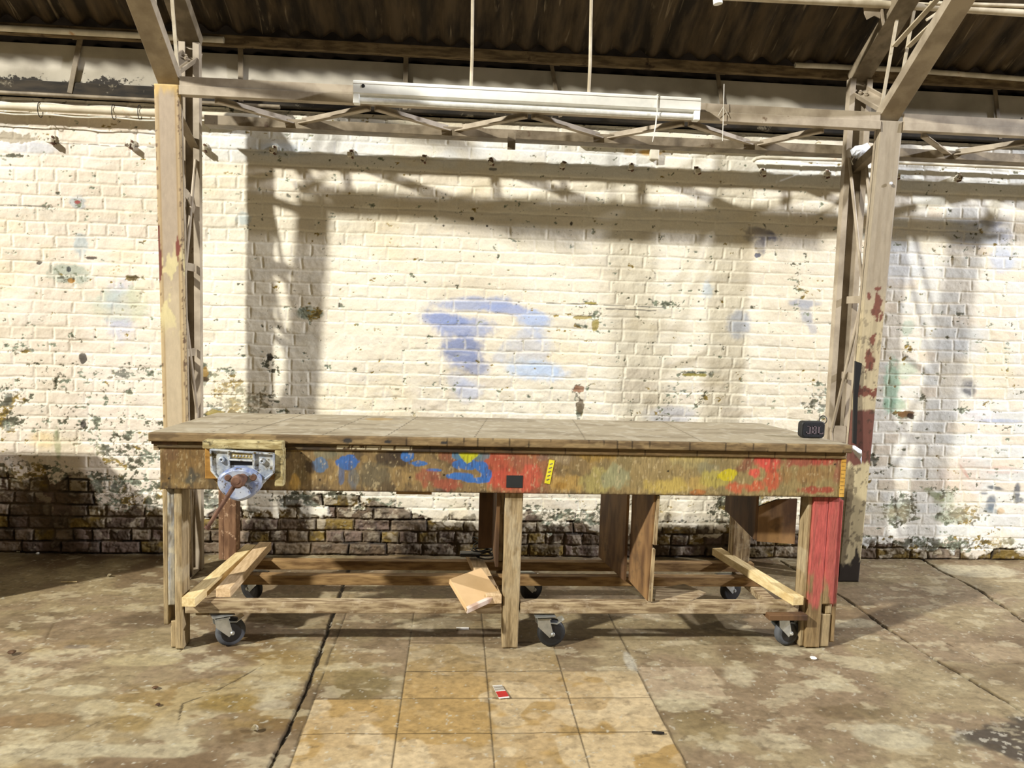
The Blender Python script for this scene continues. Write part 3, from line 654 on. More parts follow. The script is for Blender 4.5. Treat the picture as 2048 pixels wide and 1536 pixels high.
def column(xl, xr, label, colfn, right):
    root = empty('lattice_column', ((xl+xr)/2, -.30, 0), label, 'column', 'lattice columns')
    yt, ybm = -.545, -.425
    def lean(P):
        Q = P.copy(); Q[:, 1] += (yt-ybm)*(P[:, 2]/ZT); return Q
    # front post: lipped hollow section, its face painted and chipped
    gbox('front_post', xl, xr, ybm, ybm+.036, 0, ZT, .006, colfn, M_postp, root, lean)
    m_ = MB()
    for x in (xl+.004, xr-.004): m_.beam((x, ybm+.045, 0), (x, yt+.045, ZT), .008, .026, up=(0, 1, 0))
    m_.build('post_flange', M_steel, root)
    rx0, rx1 = (at(1668, 700, y=-.29)[0], at(1712, 700, y=-.29)[0]) if right else (at(399, 600, y=-.29)[0]-.108, at(399, 600, y=-.29)[0])
    rc, rw = (rx0+rx1)/2, rx1-rx0
    # rear post: channel open to the front
    MB().channel((rc, -.232, 0), (rc, -.232, 2.90), rw, .045, .007, up=(0, -1, 0), lip=.034).build('rear_post', M_steel, root, bevel=.0015)
    # round lacing rods, zigzag on both faces
    yf = lambda z: ybm+.048+(yt-ybm)*z/ZT
    nodes = [(2.45, 'r'), (1.67, 'f'), (.86, 'r'), (.12, 'f')] if right else [(2.28, 'r'), (1.55, 'f'), (.90, 'r'), (.12, 'f')]
    for x, xb_ in ((xl+.018, rx0+.018), (xr-.018, rx1-.018)):
        m_ = MB()
        for (za, a), (zb, b) in zip(nodes[:-1], nodes[1:]):
            pa = (xb_, -.285, za) if a == 'r' else (x, yf(za), za); pb = (xb_, -.285, zb) if b == 'r' else (x, yf(zb), zb)
            m_.tube([pa, pb], .009, 10)
        m_.build('lacing_rod', M_steel, root, smooth=True)
    for z in ((1.64, 1.20) if right else (2.07, 1.70, 1.24)):
        for x in ((xl+.012, xr-.012) if not right else (xl+.012,)):
            m_ = MB()
            if not right and z == 2.07 and x > xl+.05:
                k = [(x+.0, yf(z), z+.02), (x, (yf(z)-.285)/2, z+.005), (x, -.285, z-.06)]
                m_.beam(k[0], k[1], .006, .05); m_.beam(k[1], k[2], .006, .05)
            else: m_.beam((x, yf(z), z), (x, -.285, z), .006, .042)
            m_.build('batten_plate', M_steel, root, bevel=.001)
    if right:
        # knee angles tying the post head to the lattice girder
        MB().angle((xl+.06, yt+.06, 2.50), (xl+.03, -.2, 2.38), .045).build('knee_brace', M_steel_dark, root)
        MB().box(rx0+.03, rx1-.03, -.296, -.288, .80, .90).build('base_gusset', M_steel, root)
        o = MB().lathe(((xl+xr)/2+.022, yt+.026-.02, 2.27), (0, -1, 0), [(0, .009), (.004, .009), (.006, .006)], 8).build('paint_blob', M_rag, root)
    else:
        MB().angle((xr-.03, yt+.06, 2.50), (xr-.01, -.2, 2.33), .045).build('knee_brace', M_steel, root)
    MB().box(xl-.006, xr+.006, ybm, -.225, 0, .006).build('base_plate', M_steel_dark, root)
    return root
XL0, XL1 = -1.575, -1.455
XR0, XR1 = 2.325, 2.445
XL0, XL1 = at(308, 172, y=-.545)[0], at(357, 172, y=-.545)[0]
XR0, XR1 = at(1762, 240, y=-.545)[0]-.0, at(1806, 240, y=-.545)[0]
column(XL0, XL1, 'taupe lattice steel column left of the bench with rust-edged head and red-brown chips', post_col_left, False)
column(XR0, XR1, 'cream lattice steel column right of the bench with broad red-brown band', post_col_right, True)

# ------------------------------------------------------------------ lattice girders lying flat between the column heads
def girder(x0, x1, nodes_rear, nodes_front, label, x0r=None, x1r=None):
    root = empty('lattice_girder', ((x0+x1)/2, -.38, 2.50), label, 'girder', 'lattice girders')
    yF, zc = -.545, 2.60
    # front chord: web with a deep lower flange catching the light
    m_ = MB()
    m_.prism([(yF, 2.555), (yF, 2.643), (yF+.05, 2.643), (yF+.05, 2.635), (yF+.010, 2.635), (yF+.010, 2.563), (yF+.06, 2.563), (yF+.06, 2.555)], 0, x0, x1)
    m_.build('front_chord', M_steel, root, bevel=.0015)
    MB().prism([(yF-.010, 2.551), (yF-.010, 2.596), (yF-.002, 2.600), (yF, 2.600), (yF, 2.551)], 0, x0, x1).build('chord_cover', M_steel, root, bevel=.0015)
    a, b = (x0r if x0r is not None else x0), (x1r if x1r is not None else x1)
    MB().prism([(-.212, 2.488), (-.212, 2.538), (-.204, 2.538), (-.204, 2.496), (-.100, 2.496), (-.100, 2.488)], 0, a, b).build('rear_chord', M_steel_dark, root, bevel=.0015)
    P_ = sorted([(x, 'r') for x in nodes_rear]+[(x, 'f') for x in nodes_front])
    for (xa, ka), (xb, kb) in zip(P_[:-1], P_[1:]):
        if ka == kb: continue
        pa = (xa+.02, yF+.045 if ka == 'f' else -.200, 2.550 if ka == 'f' else 2.532); pb = (xb-.02, yF+.045 if kb == 'f' else -.200, 2.550 if kb == 'f' else 2.532)
        MB().angle(pa, pb, .036, .006).build('lacing_bar', M_steel, root)
    return root
nr = [at(p, 250, y=-.235)[0] for p in (590, 906, 1213, 1517)]
nf = [at(p, 215, y=-.50)[0] for p in (425, 745, 1060, 1375, 1655)]
girder(XL1+.004, XR0-.004, nr, nf, 'long taupe lattice girder spanning between both columns behind the strip light', XL1+.02, XR0+.02)
nr2 = [at(p, 290, y=-.235)[0] for p in (1912,)]+[3.75]
nf2 = [at(1842, 262, y=-.50)[0], at(2085, 262, y=-.5)[0], 4.3]
girder(XR1+.004, 4.4, nr2, nf2, 'short visible length of lattice girder running off to the right of the right-hand column', XR1-.08, 4.4)

# small plate hanging from the girder
p = at(1023, 285, y=-.24)
o = MB().box(p[0]-.022, p[0]+.022, -.246, -.240, 2.42, 2.512).build('hanging_plate', M_steel_dark, bevel=.001); tag(o, 'small dark steel tab hanging under the middle of the long girder', 'plate')

# ------------------------------------------------------------------ roof truss ends at each column head
def truss(xl, xr, sgn, label):
    xc = (xl+xr)/2; w = xr-xl; rc = at(1691, 700, y=-.29)[0] if sgn > 0 else at(399, 600, y=-.29)[0]-.054
    root = empty('roof_truss', (xc, -.5, ZT), label, 'truss', 'roof truss ends')
    d = np.array([0, -math.cos(math.radians(35)), math.sin(math.radians(35))])
    a = np.array([xc, -.55+.055, ZT+.005]); up = np.array([0, math.sin(math.radians(35)), math.cos(math.radians(35))])
    MB().channel(a-up*.0, a+d*1.3, w-.008, .055, .007, up=up).build('lower_chord', M_steel, root, bevel=.0015)
    a2 = np.array([rc, -.24, 2.89]); d2 = np.array([0, -math.cos(math.radians(31)), math.sin(math.radians(31))]); up2 = np.array([0, math.sin(math.radians(31)), math.cos(math.radians(31))])
    MB().channel(a2, a2+d2*1.05, w-.01, .06, .007, up=up2).build('upper_chord', M_steel_dark, root, bevel=.0015)  # darker steel puts the shadow on this chord into its colour
    # gusset channel between post heads, with bolts
    g0 = np.array([xc+(.01 if sgn > 0 else -.01), -.50, 2.665]); g1 = np.array([rc, -.20, 2.855]); gd = (g1-g0)/np.linalg.norm(g1-g0); gu = np.cross(np.array([1, 0, 0]), gd); gu = np.array([-.35*sgn, -1.0, .55]); gu -= gd*(gu@gd); gu /= np.linalg.norm(gu)
    MB().channel(g0, g1, w-.03, .030, .007, up=gu).build('gusset_channel', M_steel, root, bevel=.0015)
    for k in range(3):
        c = g1-gd*(.05+.035*k)+gu*.007+np.array([-.03+.016*k, 0, 0])
        MB().lathe(c, gu, [(0, .012), (.012, .012), (.013, .007), (.02, .007)], 6).build('bolt', M_steel, root)
    # hanger bars
    for k, dx in enumerate((-.042, .042)):
        b = np.array([xc+dx, -.50, 2.66]); t = b+np.array([0, -.11, .50])
        MB().beam(b, t, .016, .008, up=(0, 1, 0)).build('hanger_bar', M_rod, root)
    if sgn > 0:
        for k, (p0, p1) in enumerate((((xc-.03, -.57, 2.98), (xc+.02, -1.0, 3.16)), ((xc+.03, -.60, 2.97), (xc+.09, -1.0, 3.12)))):
            MB().beam(p0, p1, .03, .007, up=(0, 0, 1)).build('lattice_bar', M_rod, root)
    return root
truss(XL0+.0, XL1, -1, 'roof truss end rising from the head of the left-hand column')
truss(XR0, XR1, 1, 'roof truss end rising from the head of the right-hand column, bolted gusset')
# cross rods and a bent strip high on the right
a = at(1772, 36, y=-.72); c = at(1850, 40, y=-.72); b = at(1900, 2, y=-.72)
A = at(1905, 0, y=-.8); 
o = MB().tube([at(1853, 40, y=-.72), at(1930, -12, y=-.72)], .007).tube([at(1888, 22, y=-.72), at(1894, -10, y=-.72)], .007).lathe(at(1890, 18, y=-.73), (0, 1, 0), [(0, .013), (.02, .013)], 10).build('tie_rod', M_rod, smooth=True)
tag(o, 'thin cream tie rods crossing beside the upper right truss', 'rod')
p = [at(1722, -20, y=-.56), at(1733, 38, y=-.56)]
m_ = MB().prism([(at(1719, -20, y=-.58)[0], at(1719, -20, y=-.58)[2]), (at(1752, -20, y=-.58)[0], at(1752, -20, y=-.58)[2]), (at(1757, 40, y=-.58)[0], at(1757, 40, y=-.58)[2]), (at(1745, 34, y=-.58)[0], at(1745, 34, y=-.58)[2]), (at(1730, 42, y=-.58)[0], at(1730, 42, y=-.58)[2]), (at(1725, 30, y=-.58)[0], at(1725, 30, y=-.58)[2])], 1, -.60, -.595)
m_.prism([(at(1748, -20, y=-.58)[0], at(1748, -20, y=-.58)[2]), (at(1754, -20, y=-.58)[0], at(1754, -20, y=-.58)[2]), (at(1763, 48, y=-.58)[0], at(1763, 48, y=-.58)[2]), (at(1761, 54, y=-.58)[0], at(1761, 54, y=-.58)[2])], 1, -.612, -.595)
o = m_.build('broken_sheet_strip', M_steel); tag(o, 'torn grey metal strip hanging from the roof left of the right truss', 'metal strip')

# ------------------------------------------------------------------ strip light
def strip_light():
    yl = -.645
    A = at(706, 176, y=yl); B = at(1402, 205, y=yl); xa, xb = A[0], B[0]; zt = at(706, 162, y=yl)[2]
    zt = (at(706, 163, y=yl)[2]+at(1402, 192, y=yl)[2])/2
    root = empty('strip_light', ((xa+xb)/2, yl+.03, zt-.10), 'long white fluorescent strip light hung in front of the girder', 'strip light')
    MB().prism([(yl, zt-.062), (yl-.0, zt-.006), (yl+.004, zt), (yl+.066, zt), (yl+.07, zt-.006), (yl+.07, zt-.062), (yl+.045, zt-.072), (yl+.025, zt-.072)], 0, xa, xb).build('housing', M_white, root, bevel=.001)
    m_ = MB(); m_.box(xa+.001, xb-.001, yl-.001, yl+.0, zt-.018, zt-.016); m_.build('seam', M_steel_dark, root)
    MB().tube([(xa+.03, yl+.022, zt-.093), (xb-.03, yl+.022, zt-.093)], .0155, 16).build('lamp_tube', M_tube, root, smooth=True)
    for s, x in ((1, xa), (-1, xb)):
        MB().prism([(yl+.003, zt-.112), (yl+.003, zt-.058), (yl+.05, zt-.058), (yl+.05, zt-.112)], 0, x, x+s*.032).build('end_cap', M_white, root, bevel=.004)
    MB().lathe((xa+.05, yl-.001, zt-.028), (0, -1, 0), [(0, .009), (.001, .009)], 14).build('knockout_hole', M_black, root)
    for px in (942, 1178):
        x = at(px, 170, y=yl+.035)[0]; x2 = at(px-2, 0, y=yl+.035)[0]
        MB().tube([(x, yl+.035, zt), (x+.002, yl+.037, zt+.15), (x2, yl+.035, zt+1.3)], .0085, 10).build('suspension_rod', M_rod, root, smooth=True)
    # string tied round it, with a dangling end
    xs = at(1315, 200, y=yl)[0]
    lp = [(xs, yl-.006, zt+.004), (xs-.004, yl-.008, zt-.05), (xs+.003, yl-.004, zt-.115), (xs+.004, yl+.03, zt-.118), (xs, yl+.078, zt-.05), (xs, yl+.076, zt+.006), (xs, yl+.03, zt+.007), (xs, yl-.006, zt+.004)]
    o = MB().tube(lp, .0028, 6).tube([(xs-.004, yl-.008, zt-.10), (xs-.006, yl-.010, zt-.15), (xs-.018, yl-.006, zt-.235)], [.0028, .004, .002], 6).build('string', M_cable, smooth=True)
    tag(o, 'off-white string tied around the right end of the strip light', 'string')
strip_light()
xw = at(1447, 200, y=-.56)
o = MB().tube([at(1448, 168, y=-.57), at(1447, 215, y=-.575), at(1445, 282, y=-.57)], .002, 6).tube([at(1447, 213, y=-.575), at(1436, 232, y=-.565)], .0015, 5).tube([at(1447, 213, y=-.575), at(1457, 232, y=-.565)], .0015, 5).build('wire', M_cable, smooth=True)
tag(o, 'thin white wire hanging in front of the girder right of the strip light', 'wire')
# end of another lamp high up
o = MB().tube([at(1433, -30, y=-.9), at(1436, 8, y=-.9)], .022, 16).build('lamp_end', M_white, smooth=True); tag(o, 'white round lamp end poking in at the top edge', 'lamp')

# ------------------------------------------------------------------ pipes along the wall head
def pipe(name, pts, r, mat, label, cat='pipe', clips=None):
    """pts: (px, py, y)"""
    Q = [at(a, b, y=c) for a, b, c in pts]
    root = empty(name, tuple(Q[0]), label, cat)
    MB().tube(Q, r, 12).build('tube', mat, root, smooth=True)
    return root, Q
r_, Q = pipe('water_pipe', [(-260, 196, -.06), (0, 212, -.06), (305, 226, -.06), (520, 236, -.06)], .022, M_pipe_rust, 'cream pipe with rust stains strapped with cables at upper left')
for px in (82, 229, 281):
    c = at(px, 217+px*.03, y=-.06); MB().tube([(c[0]-.004, -.06+.028*math.cos(a), c[2]+.042*math.sin(a)) for a in np.linspace(0, 2*math.pi, 17)], .0022, 6, cap=False).build('cable_tie', M_black, r_, smooth=True)
for dy, nmx, lb in ((-12, 'cable', 'pale cable strapped on top of the upper left pipe'), (10, 'cable', 'pale cable strapped underneath the upper left pipe')):
    Q = [at(px, 216+px*.047+dy+math.sin(px*.05)*1.5, y=-.066) for px in range(-200, 330, 25)]
    o = MB().tube(Q, .0045, 8).build(nmx, M_cable, smooth=True); tag(o, lb, 'cable')
pipe('wall_batten', [(-260, 172, -.05), (0, 185, -.05), (560, 214, -.05)], .012, M_steel_dark, 'dark steel conduit just below the dark wall plate, left side', 'conduit')
pipe('eaves_pipe', [(-260, 40, -.135), (0, 56, -.135), (330, 74, -.135), (448, 80, -.135)], .017, M_pipe, 'bright cream pipe under the corrugated eaves at upper left')
pipe('eaves_pipe', [(1590, 130, -.135), (1800, 139, -.135), (2048, 158, -.135), (2300, 172, -.135)], .015, M_pipe, 'bright cream pipe under the corrugated eaves at upper right')
pipe('conduit', [(1150, 277, -.05), (1300, 283, -.05), (1560, 293, -.05), (1680, 297, -.05)], .008, M_pipe, 'thin yellowish conduit along the wall behind the right half of the girder', 'conduit')
pipe('conduit', [(1506, 322, -.03), (1512, 317, -.045), (1524, 315, -.05), (1680, 320, -.05), (1860, 328, -.05), (2048, 336, -.05), (2300, 346, -.05)], .011, M_pipe, 'cream conduit with a bent end passing behind the right-hand column', 'conduit')
pipe('roof_pipe', [(1440, -8, -.61), (1640, 2, -.61), (1900, 16, -.61), (2048, 26, -.61), (2300, 40, -.61)], .020, M_rod, 'cream pipe high under the roof at the top right')
pipe('roof_pipe', [(1860, 6, -.63), (2048, 12, -.63), (2300, 24, -.63)], .010, M_rod, 'thinner cream pipe just above the top right roof pipe')
# stepped render strip, split conduit box
c = at(1330, 300, y=-.02)
o = MB().box(at(1160, 290, y=-.02)[0], at(1335, 295, y=-.02)[0], -.03, 0, c[2]-.0, c[2]+.035).box(at(1300, 300, y=-.02)[0], at(1318, 300, y=-.02)[0], -.034, 0, c[2]-.06, c[2]).build('timber_batten', M_pipe, bevel=.006)
tag(o, 'short whitewashed batten fixed to the wall under the girder', 'batten')
# wall-head ledge mouldings
for k, (pa, pb, h) in enumerate((((200, 236), (1500, 283), .012), ((200, 226), (1500, 272), .010))):
    z = at(700, 258-k*12, y=-.01)[2]
    o = MB().box(-3.0, 1.2 if k else 1.0, -.016+.004*k, .0, z-h/2, z+h/2).build('trim_%d' % (6+k), mat_two('whitewashed_ledge', (206, 200, 182), (232, 227, 212), 10, .8, bs=.3), bevel=.003); tag(o, kind='structure')

# ------------------------------------------------------------------ row of small wall brackets
br_px = [(104, 279), (262, 288), (409, 295), (548, 299), (703, 307), (848, 317), (983, 322), (1127, 330), (1263, 333), (1395, 340), (1526, 344), (1655, 347), (1793, 350), (1918, 354)]
notes = ['first from the left end of the row', 'second from the left end, frayed and rusty', 'just right of the left-hand column', 'second one right of the left-hand column', 'fifth from the left, below the left tip of the light', 'sixth of the row, below the left part of the strip light',
         'seventh of the row, below the strip light', 'eighth of the row, below the strip light middle', 'ninth of the row, below the yellow paint smear', 'tenth of the row, below the strip light end', 'eleventh of the row, left of the right column', 'next to the rear post of the right column', 'just right of the right-hand column', 'last on the right, dark and broken']
base_b = None
for i, (px, py) in enumerate(br_px):
    c = at(px, py, y=-.02)
    if base_b is None:
        root = empty('wall_bracket', (0, -.0, 0))
        MB().box(-.014, .014, -.012, .004, -.024, .026).build('back_plate', M_bracket, root, bevel=.003)
        MB().box(-.022, .010, -.05, -.010, -.022, .004).build('clip', M_bracket, root, bevel=.004)
        MB().lathe((.0, -.012, .016), (0, -1, 0), [(0, .007), (.006, .007), (.008, .003)], 10).build('screw', M_rust, root)
        MB().box(.002, .012, -.046, -.012, -.03, -.018).build('hook', M_rust, root, bevel=.002)
        base_b = root; r = root
    else:
        r = base_b.copy(); COL.objects.link(r)
        for ch in base_b.children:
            q = ch.copy(); COL.objects.link(q); q.parent = r
    r.location = (c[0], 0.0, c[2]); r.rotation_euler = (0, [0, .2, -.1, .1, 0, .05, -.15, .3, .1, -.2, 0, .25, 0, .4][i], 0)
    tag(r, 'small whitewashed wall bracket, '+notes[i], 'bracket', 'wall brackets')

# ------------------------------------------------------------------ the workbench
YB = -1.342
bench = empty('workbench', (.27, -1.0, 0), 'long paint-splashed timber workbench on castors standing between the two columns', 'workbench')
Z_T = .955
# --- top
def top_col(P):
    x, y, z = P.T; n = fbm(x*3, y*14, 401, 4); n2 = fbm(x*22, y*22, 405, 4)
    C_ = np.zeros(P.shape); C_[:] = s2l((168, 157, 134)); C_ = mixc(C_, s2l((136, 124, 102)), sst(.5, .66, n)*.7); C_ = mixc(C_, s2l((192, 184, 166)), sst(.56, .66, n2)*.5)
    for xx, w in ((-.86, .003), (-.25, .002), (-.52, .002), (.13, .0015), (-1.0, .0015), (.62, .0015), (1.15, .002)):
        C_ = mixc(C_, s2l((84, 74, 56)), sst(w*1.6, w, abs(x-xx-(y+1)*.12))*.8)
    C_ = mixc(C_, s2l((170, 140, 80)), sst(.1, .3, 1-np.hypot((x+.40)/.09, (y+.80)/.06))*.6)
    front = (y < YB+.002) | (z < Z_T-.002)
    F_ = np.zeros(P.shape); F_[:] = s2l((134, 112, 78)); F_ = mixc(F_, s2l((92, 74, 50)), sst(.48, .62, fbm(x*9, z*40, 411, 4))*.7); F_ = mixc(F_, s2l((160, 138, 98)), sst(.56, .66, fbm(x*14, z*60, 415, 3))*.6)
    for k in range(26):
        xx = -.2+k*.077+.02*math.sin(k*7.1)
        F_ = mixc(F_, s2l((46, 36, 24)), sst(.0022, .001, abs(x-xx-(z-.94)*.05))*.85)
    for xx in (-.73, -.56, -.32): F_ = mixc(F_, s2l((40, 42, 46)), sst(.1, .3, 1-np.hypot((x-xx-.28)/.022, (z-.935)/.012)+(n2-.5))*.9)
    C_ = np.where(front[:, None], F_, C_); return C_*.94
def top_shape(P):
    Q = P.copy(); t = (P[:, 1]-(-1.362))/(1.362-.67)
    Q[:, 0] += np.where(P[:, 0] < .27, .075, -.145)*t*abs(P[:, 0]-.27)/1.53
    return Q
gbox('tabletop', -1.275, 1.785, -1.362, -.67, Z_T-.036, Z_T, .006, top_col, M_top, bench, top_shape)
def edge_col(P):
    x, y, z = P.T; n = fbm(x*8, z*50, 421, 4); C_ = np.zeros(P.shape); C_[:] = s2l((96, 76, 52)); C_ = mixc(C_, s2l((60, 52, 46)), sst(.45, .6, n)*.8)
    C_ = mixc(C_, s2l((136, 112, 76)), sst(.2, .6, x)*.8); C_ = mixc(C_, s2l((112, 96, 66)), sst(.52, .62, fbm(x*14, z*60, 425, 3))*.6)
    lab = (x > -.50)*(x < -.18)*(abs(z-.905) < .009)*(fbm(x*60, z*60, 427, 3) > .36)*(abs((x*16) % 1-.5) < .46)
    C_ = mixc(C_, s2l((222, 212, 184)), lab*.9)
    for k in range(16):
        xx = -.1+k*.118; C_ = mixc(C_, s2l((40, 30, 20)), sst(.0022, .001, abs(x-xx))*.8)
    return C_*.94
gbox('edge_board', -1.245, 1.765, YB-.006, YB+.03, .890, .919, .005, edge_col, M_wood, bench)
MB().box(-1.262, -1.238, YB-.002, YB+.05, .878, .906).build('corner_block', M_oldwood, bench, bevel=.002)
MB().box(-1.268, -1.16, -1.352, -1.30, .905, .919).build('packing_strip', M_darkply, bench, bevel=.002)
# --- painted plywood apron
def ap(px, py): q = at(px, py, y=YB); return q[0], q[2]
def apron_col(P):
    x, y, z = P.T
    n = fbm(x*9, z*9, 431, 4); n2 = fbm(x*34, z*18, 435, 4); n3 = fbm(x*110, z*22, 439, 3)
    C_ = np.zeros(P.shape); C_[:] = s2l((132, 110, 74)); C_ = mixc(C_, s2l((84, 72, 54)), sst(.46, .60, n)*.8)
    C_ = mixc(C_, s2l((158, 132, 84)), sst(.55, .65, n2)*.7)
    C_ = mixc(C_, s2l((166, 148, 98)), sst(.35, .9, x+(n-.5)*.4)*.55); C_ = mixc(C_, s2l((176, 100, 70)), sst(.16, .05, abs(x-.30)+(n-.5)*.12)*.6)
    B = [(360, 920, 60, 40, (130, 102, 62), .8), (385, 955, 20, 26, (66, 72, 70), .8), (340, 905, 20, 16, (110, 82, 60), .6), (600, 950, 20, 40, (112, 96, 62), .7), (590, 965, 14, 22, (206, 166, 88), .8), (655, 905, 40, 18, (122, 124, 104), .6),
         (640, 930, 18, 16, (84, 118, 156), .75), (695, 926, 24, 16, (58, 104, 172), .95), (683, 950, 7, 24, (70, 104, 150), .6), (705, 955, 12, 28, (90, 108, 126), .6), (780, 915, 36, 18, (58, 48, 40), .85), (740, 950, 46, 26, (120, 112, 88), .5), (620, 935, 16, 14, (70, 56, 42), .8),
         (816, 912, 12, 10, (62, 110, 176), .95), (840, 927, 20, 6, (62, 110, 176), .95), (868, 940, 20, 5, (62, 110, 176), .95), (860, 950, 30, 22, (150, 84, 66), .75), (890, 970, 50, 16, (160, 82, 64), .8), (900, 910, 20, 20, (152, 90, 66), .6), (875, 980, 18, 6, (84, 82, 92), .6),
         (990, 925, 26, 50, (176, 84, 62), .85), (1010, 960, 40, 26, (192, 82, 64), .85), (1050, 920, 30, 20, (160, 96, 74), .7), (1066, 950, 26, 34, (196, 92, 72), .85), (1000, 900, 26, 12, (184, 108, 84), .7),
         (930, 910, 22, 14, (76, 122, 152), .9), (958, 912, 20, 12, (96, 124, 134), .8), (936, 930, 30, 12, (58, 110, 180), .95), (962, 935, 16, 12, (56, 108, 180), .95), (925, 952, 34, 8, (58, 112, 184), .95), (950, 960, 30, 8, (56, 110, 184), .95), (972, 950, 12, 14, (56, 110, 184), .95), (938, 905, 18, 14, (196, 196, 30), .95), (936, 918, 8, 8, (190, 190, 36), .9),
         (1085, 915, 16, 16, (130, 104, 92), .7), (1130, 915, 34, 16, (150, 132, 104), .8), (1180, 910, 46, 16, (160, 130, 66), .85), (1130, 965, 34, 22, (184, 150, 84), .8), (1125, 970, 16, 10, (160, 122, 56), .8), (1200, 960, 36, 28, (168, 156, 96), .85), (1240, 955, 34, 28, (152, 152, 116), .85), (1300, 930, 46, 30, (160, 140, 96), .8), (1290, 905, 30, 10, (172, 144, 70), .8),
         (1370, 915, 40, 14, (196, 170, 96), .8), (1380, 920, 50, 20, (170, 158, 110), .6), (1340, 970, 60, 20, (196, 172, 92), .85), (1390, 965, 30, 18, (190, 160, 90), .7), (1420, 940, 30, 16, (140, 134, 104), .7), (1435, 955, 40, 20, (180, 166, 84), .8), (1455, 950, 18, 12, (200, 184, 40), .95), (1395, 985, 20, 6, (176, 110, 60), .8),
         (1495, 925, 22, 26, (132, 80, 62), .8), (1530, 925, 30, 26, (210, 84, 72), .95), (1510, 945, 20, 14, (220, 92, 78), .9), (1500, 975, 50, 18, (196, 98, 66), .9), (1540, 960, 22, 26, (196, 92, 64), .85), (1600, 920, 44, 20, (154, 76, 62), .85), (1650, 918, 40, 18, (172, 70, 60), .85), (1620, 950, 56, 22, (150, 118, 74), .9), (1660, 945, 30, 18, (150, 120, 76), .8), (1640, 980, 50, 10, (162, 68, 54), .85), (1675, 950, 10, 40, (150, 92, 74), .7)]
    for px, py, rx, ry, c, st in B:
        cx, cz = ap(px, py); k = 1/463.0
        d = 1-np.sqrt(((x-cx)/(rx*k))**2+((z-cz)/(ry*k))**2); sharp = c[2] > 140 and c[0] < 90 or c[1] > 180
        w = (n-.5)*(1.1 if sharp else 1.3)+(n2-.5)*(.7 if sharp else 1.0)+(n3-.5)*.3
        a = sst(-.02, .10 if sharp else .40, d+w); C_ = mixc(C_, s2l(c), a*st)
    C_ = mixc(C_, s2l((70, 54, 36)), sst(.60, .70, n3)*.42*(.4+.6*sst(.45, .6, n2)))
    C_ = mixc(C_, s2l((206, 188, 146)), sst(.68, .74, fbm(x*120, z*44, 443, 3))*.40)
    C_ = mixc(C_, s2l((70, 50, 32)), sst(.722, .712, z+(n3-.5)*.02)*.7)
    for px, py in ((338, 957), (603, 906), (640, 960), (820, 955), (888, 950), (1336, 942), (1670, 929), (1680, 975), (930, 985)):
        cx, cz = ap(px, py); C_ = mixc(C_, s2l((26, 20, 14)), sst(.0055, .0035, np.hypot(x-cx, z-cz)))
    return C_*.94
apron = gbox('apron', -1.235, 1.772, YB, YB+.022, .712, .894, .004, apron_col, M_ply, bench)
tag(apron, 'plywood front apron splashed with blue, red and yellow paint')
# stickers and strip fixed to the apron
x, z = ap(1029, 963); MB().box(x-.036, x+.036, YB-.002, YB, z-.027, z+.027).build('black_sticker', M_grey, apron)
MB().lathe((x, YB-.0022, z+.006), (0, -1, 0), [(0, .008), (.0004, .008)], 5).build('sticker_mark', M_steel, apron) if False else None
xa, za = ap(1104, 920); xb, zb = ap(1094, 967)
m_ = MB().beam((xa, YB-.0015, za), (xb, YB-.0015, zb), .024, .002, up=(0, 1, 0)); o = m_.build('yellow_sticker', M_yellow, apron)
m_ = MB()
for k in range(5):
    t = (k+1)/6; m_.beam((xa+(xb-xa)*t-.006, YB-.003, za+(zb-za)*t-.002), (xa+(xb-xa)*t+.006, YB-.003, za+(zb-za)*t+.003), .005, .0006, up=(0, 1, 0))
m_.build('sticker_print', M_steel_dark, apron)
MB().box(ap(1681, 950)[0], ap(1690, 950)[0], YB-.003, YB, .715, .888).build('varnished_strip', M_rulestrip, apron)
m_ = MB()
for k in range(9): m_.box(ap(1681, 950)[0], ap(1690, 950)[0]-.006*(k % 2), YB-.0036, YB-.003, .73+k*.018, .7312+k*.018)
m_.build('strip_tick', M_black, apron)
MB().box(-.245, -.09, YB+.03, YB+.05, .694, .714).build('splinter', M_raildark, bench, bevel=.001)
# end aprons and rear apron
MB().prism([(-1.22, -1.32), (-1.20, -1.32), (-1.155, -.71), (-1.175, -.71)], 2, .73, .918).build('end_apron', M_oldwood, bench, bevel=.002)
MB().prism([(1.735, -1.32), (1.76, -1.32), (1.63, -.71), (1.605, -.71)], 2, .73, .918).build('end_apron', M_oldwood, bench, bevel=.002)
MB().box(-1.15, 1.60, -.725, -.70, .76, .918).build('rear_apron', M_oldwood, bench, bevel=.002)
# --- legs
def legcol_left(P):
    x, y, z = P.T; n = fbm(x*40, z*6, 451, 4); n2 = fbm(x*50, z*30, 455, 4); C_ = np.zeros(P.shape); C_[:] = s2l((168, 160, 142))
    C_ = mixc(C_, s2l((140, 146, 156)), sst(.45, .6, fbm(x*12, z*6, 457, 3))*.7*sst(.2, .3, z)); C_ = mixc(C_, s2l((206, 196, 168)), sst(.5, .6, n2)*.6); C_ = mixc(C_, s2l((98, 84, 60)), sst(.55, .64, n)*.8); return C_*.93
def legcol_wood(P):
    x, y, z = P.T; n = fbm(x*60+y*60, z*4, 461, 4); n2 = fbm(x*30, z*12, 465, 4); C_ = np.zeros(P.shape); C_[:] = s2l((172, 152, 116)); C_ = mixc(C_, s2l((118, 98, 66)), sst(.5, .64, n)*.8); C_ = mixc(C_, s2l((190, 176, 146)), sst(.50, .62, n2)*.6*sst(.15, .4, z)); return C_*.93
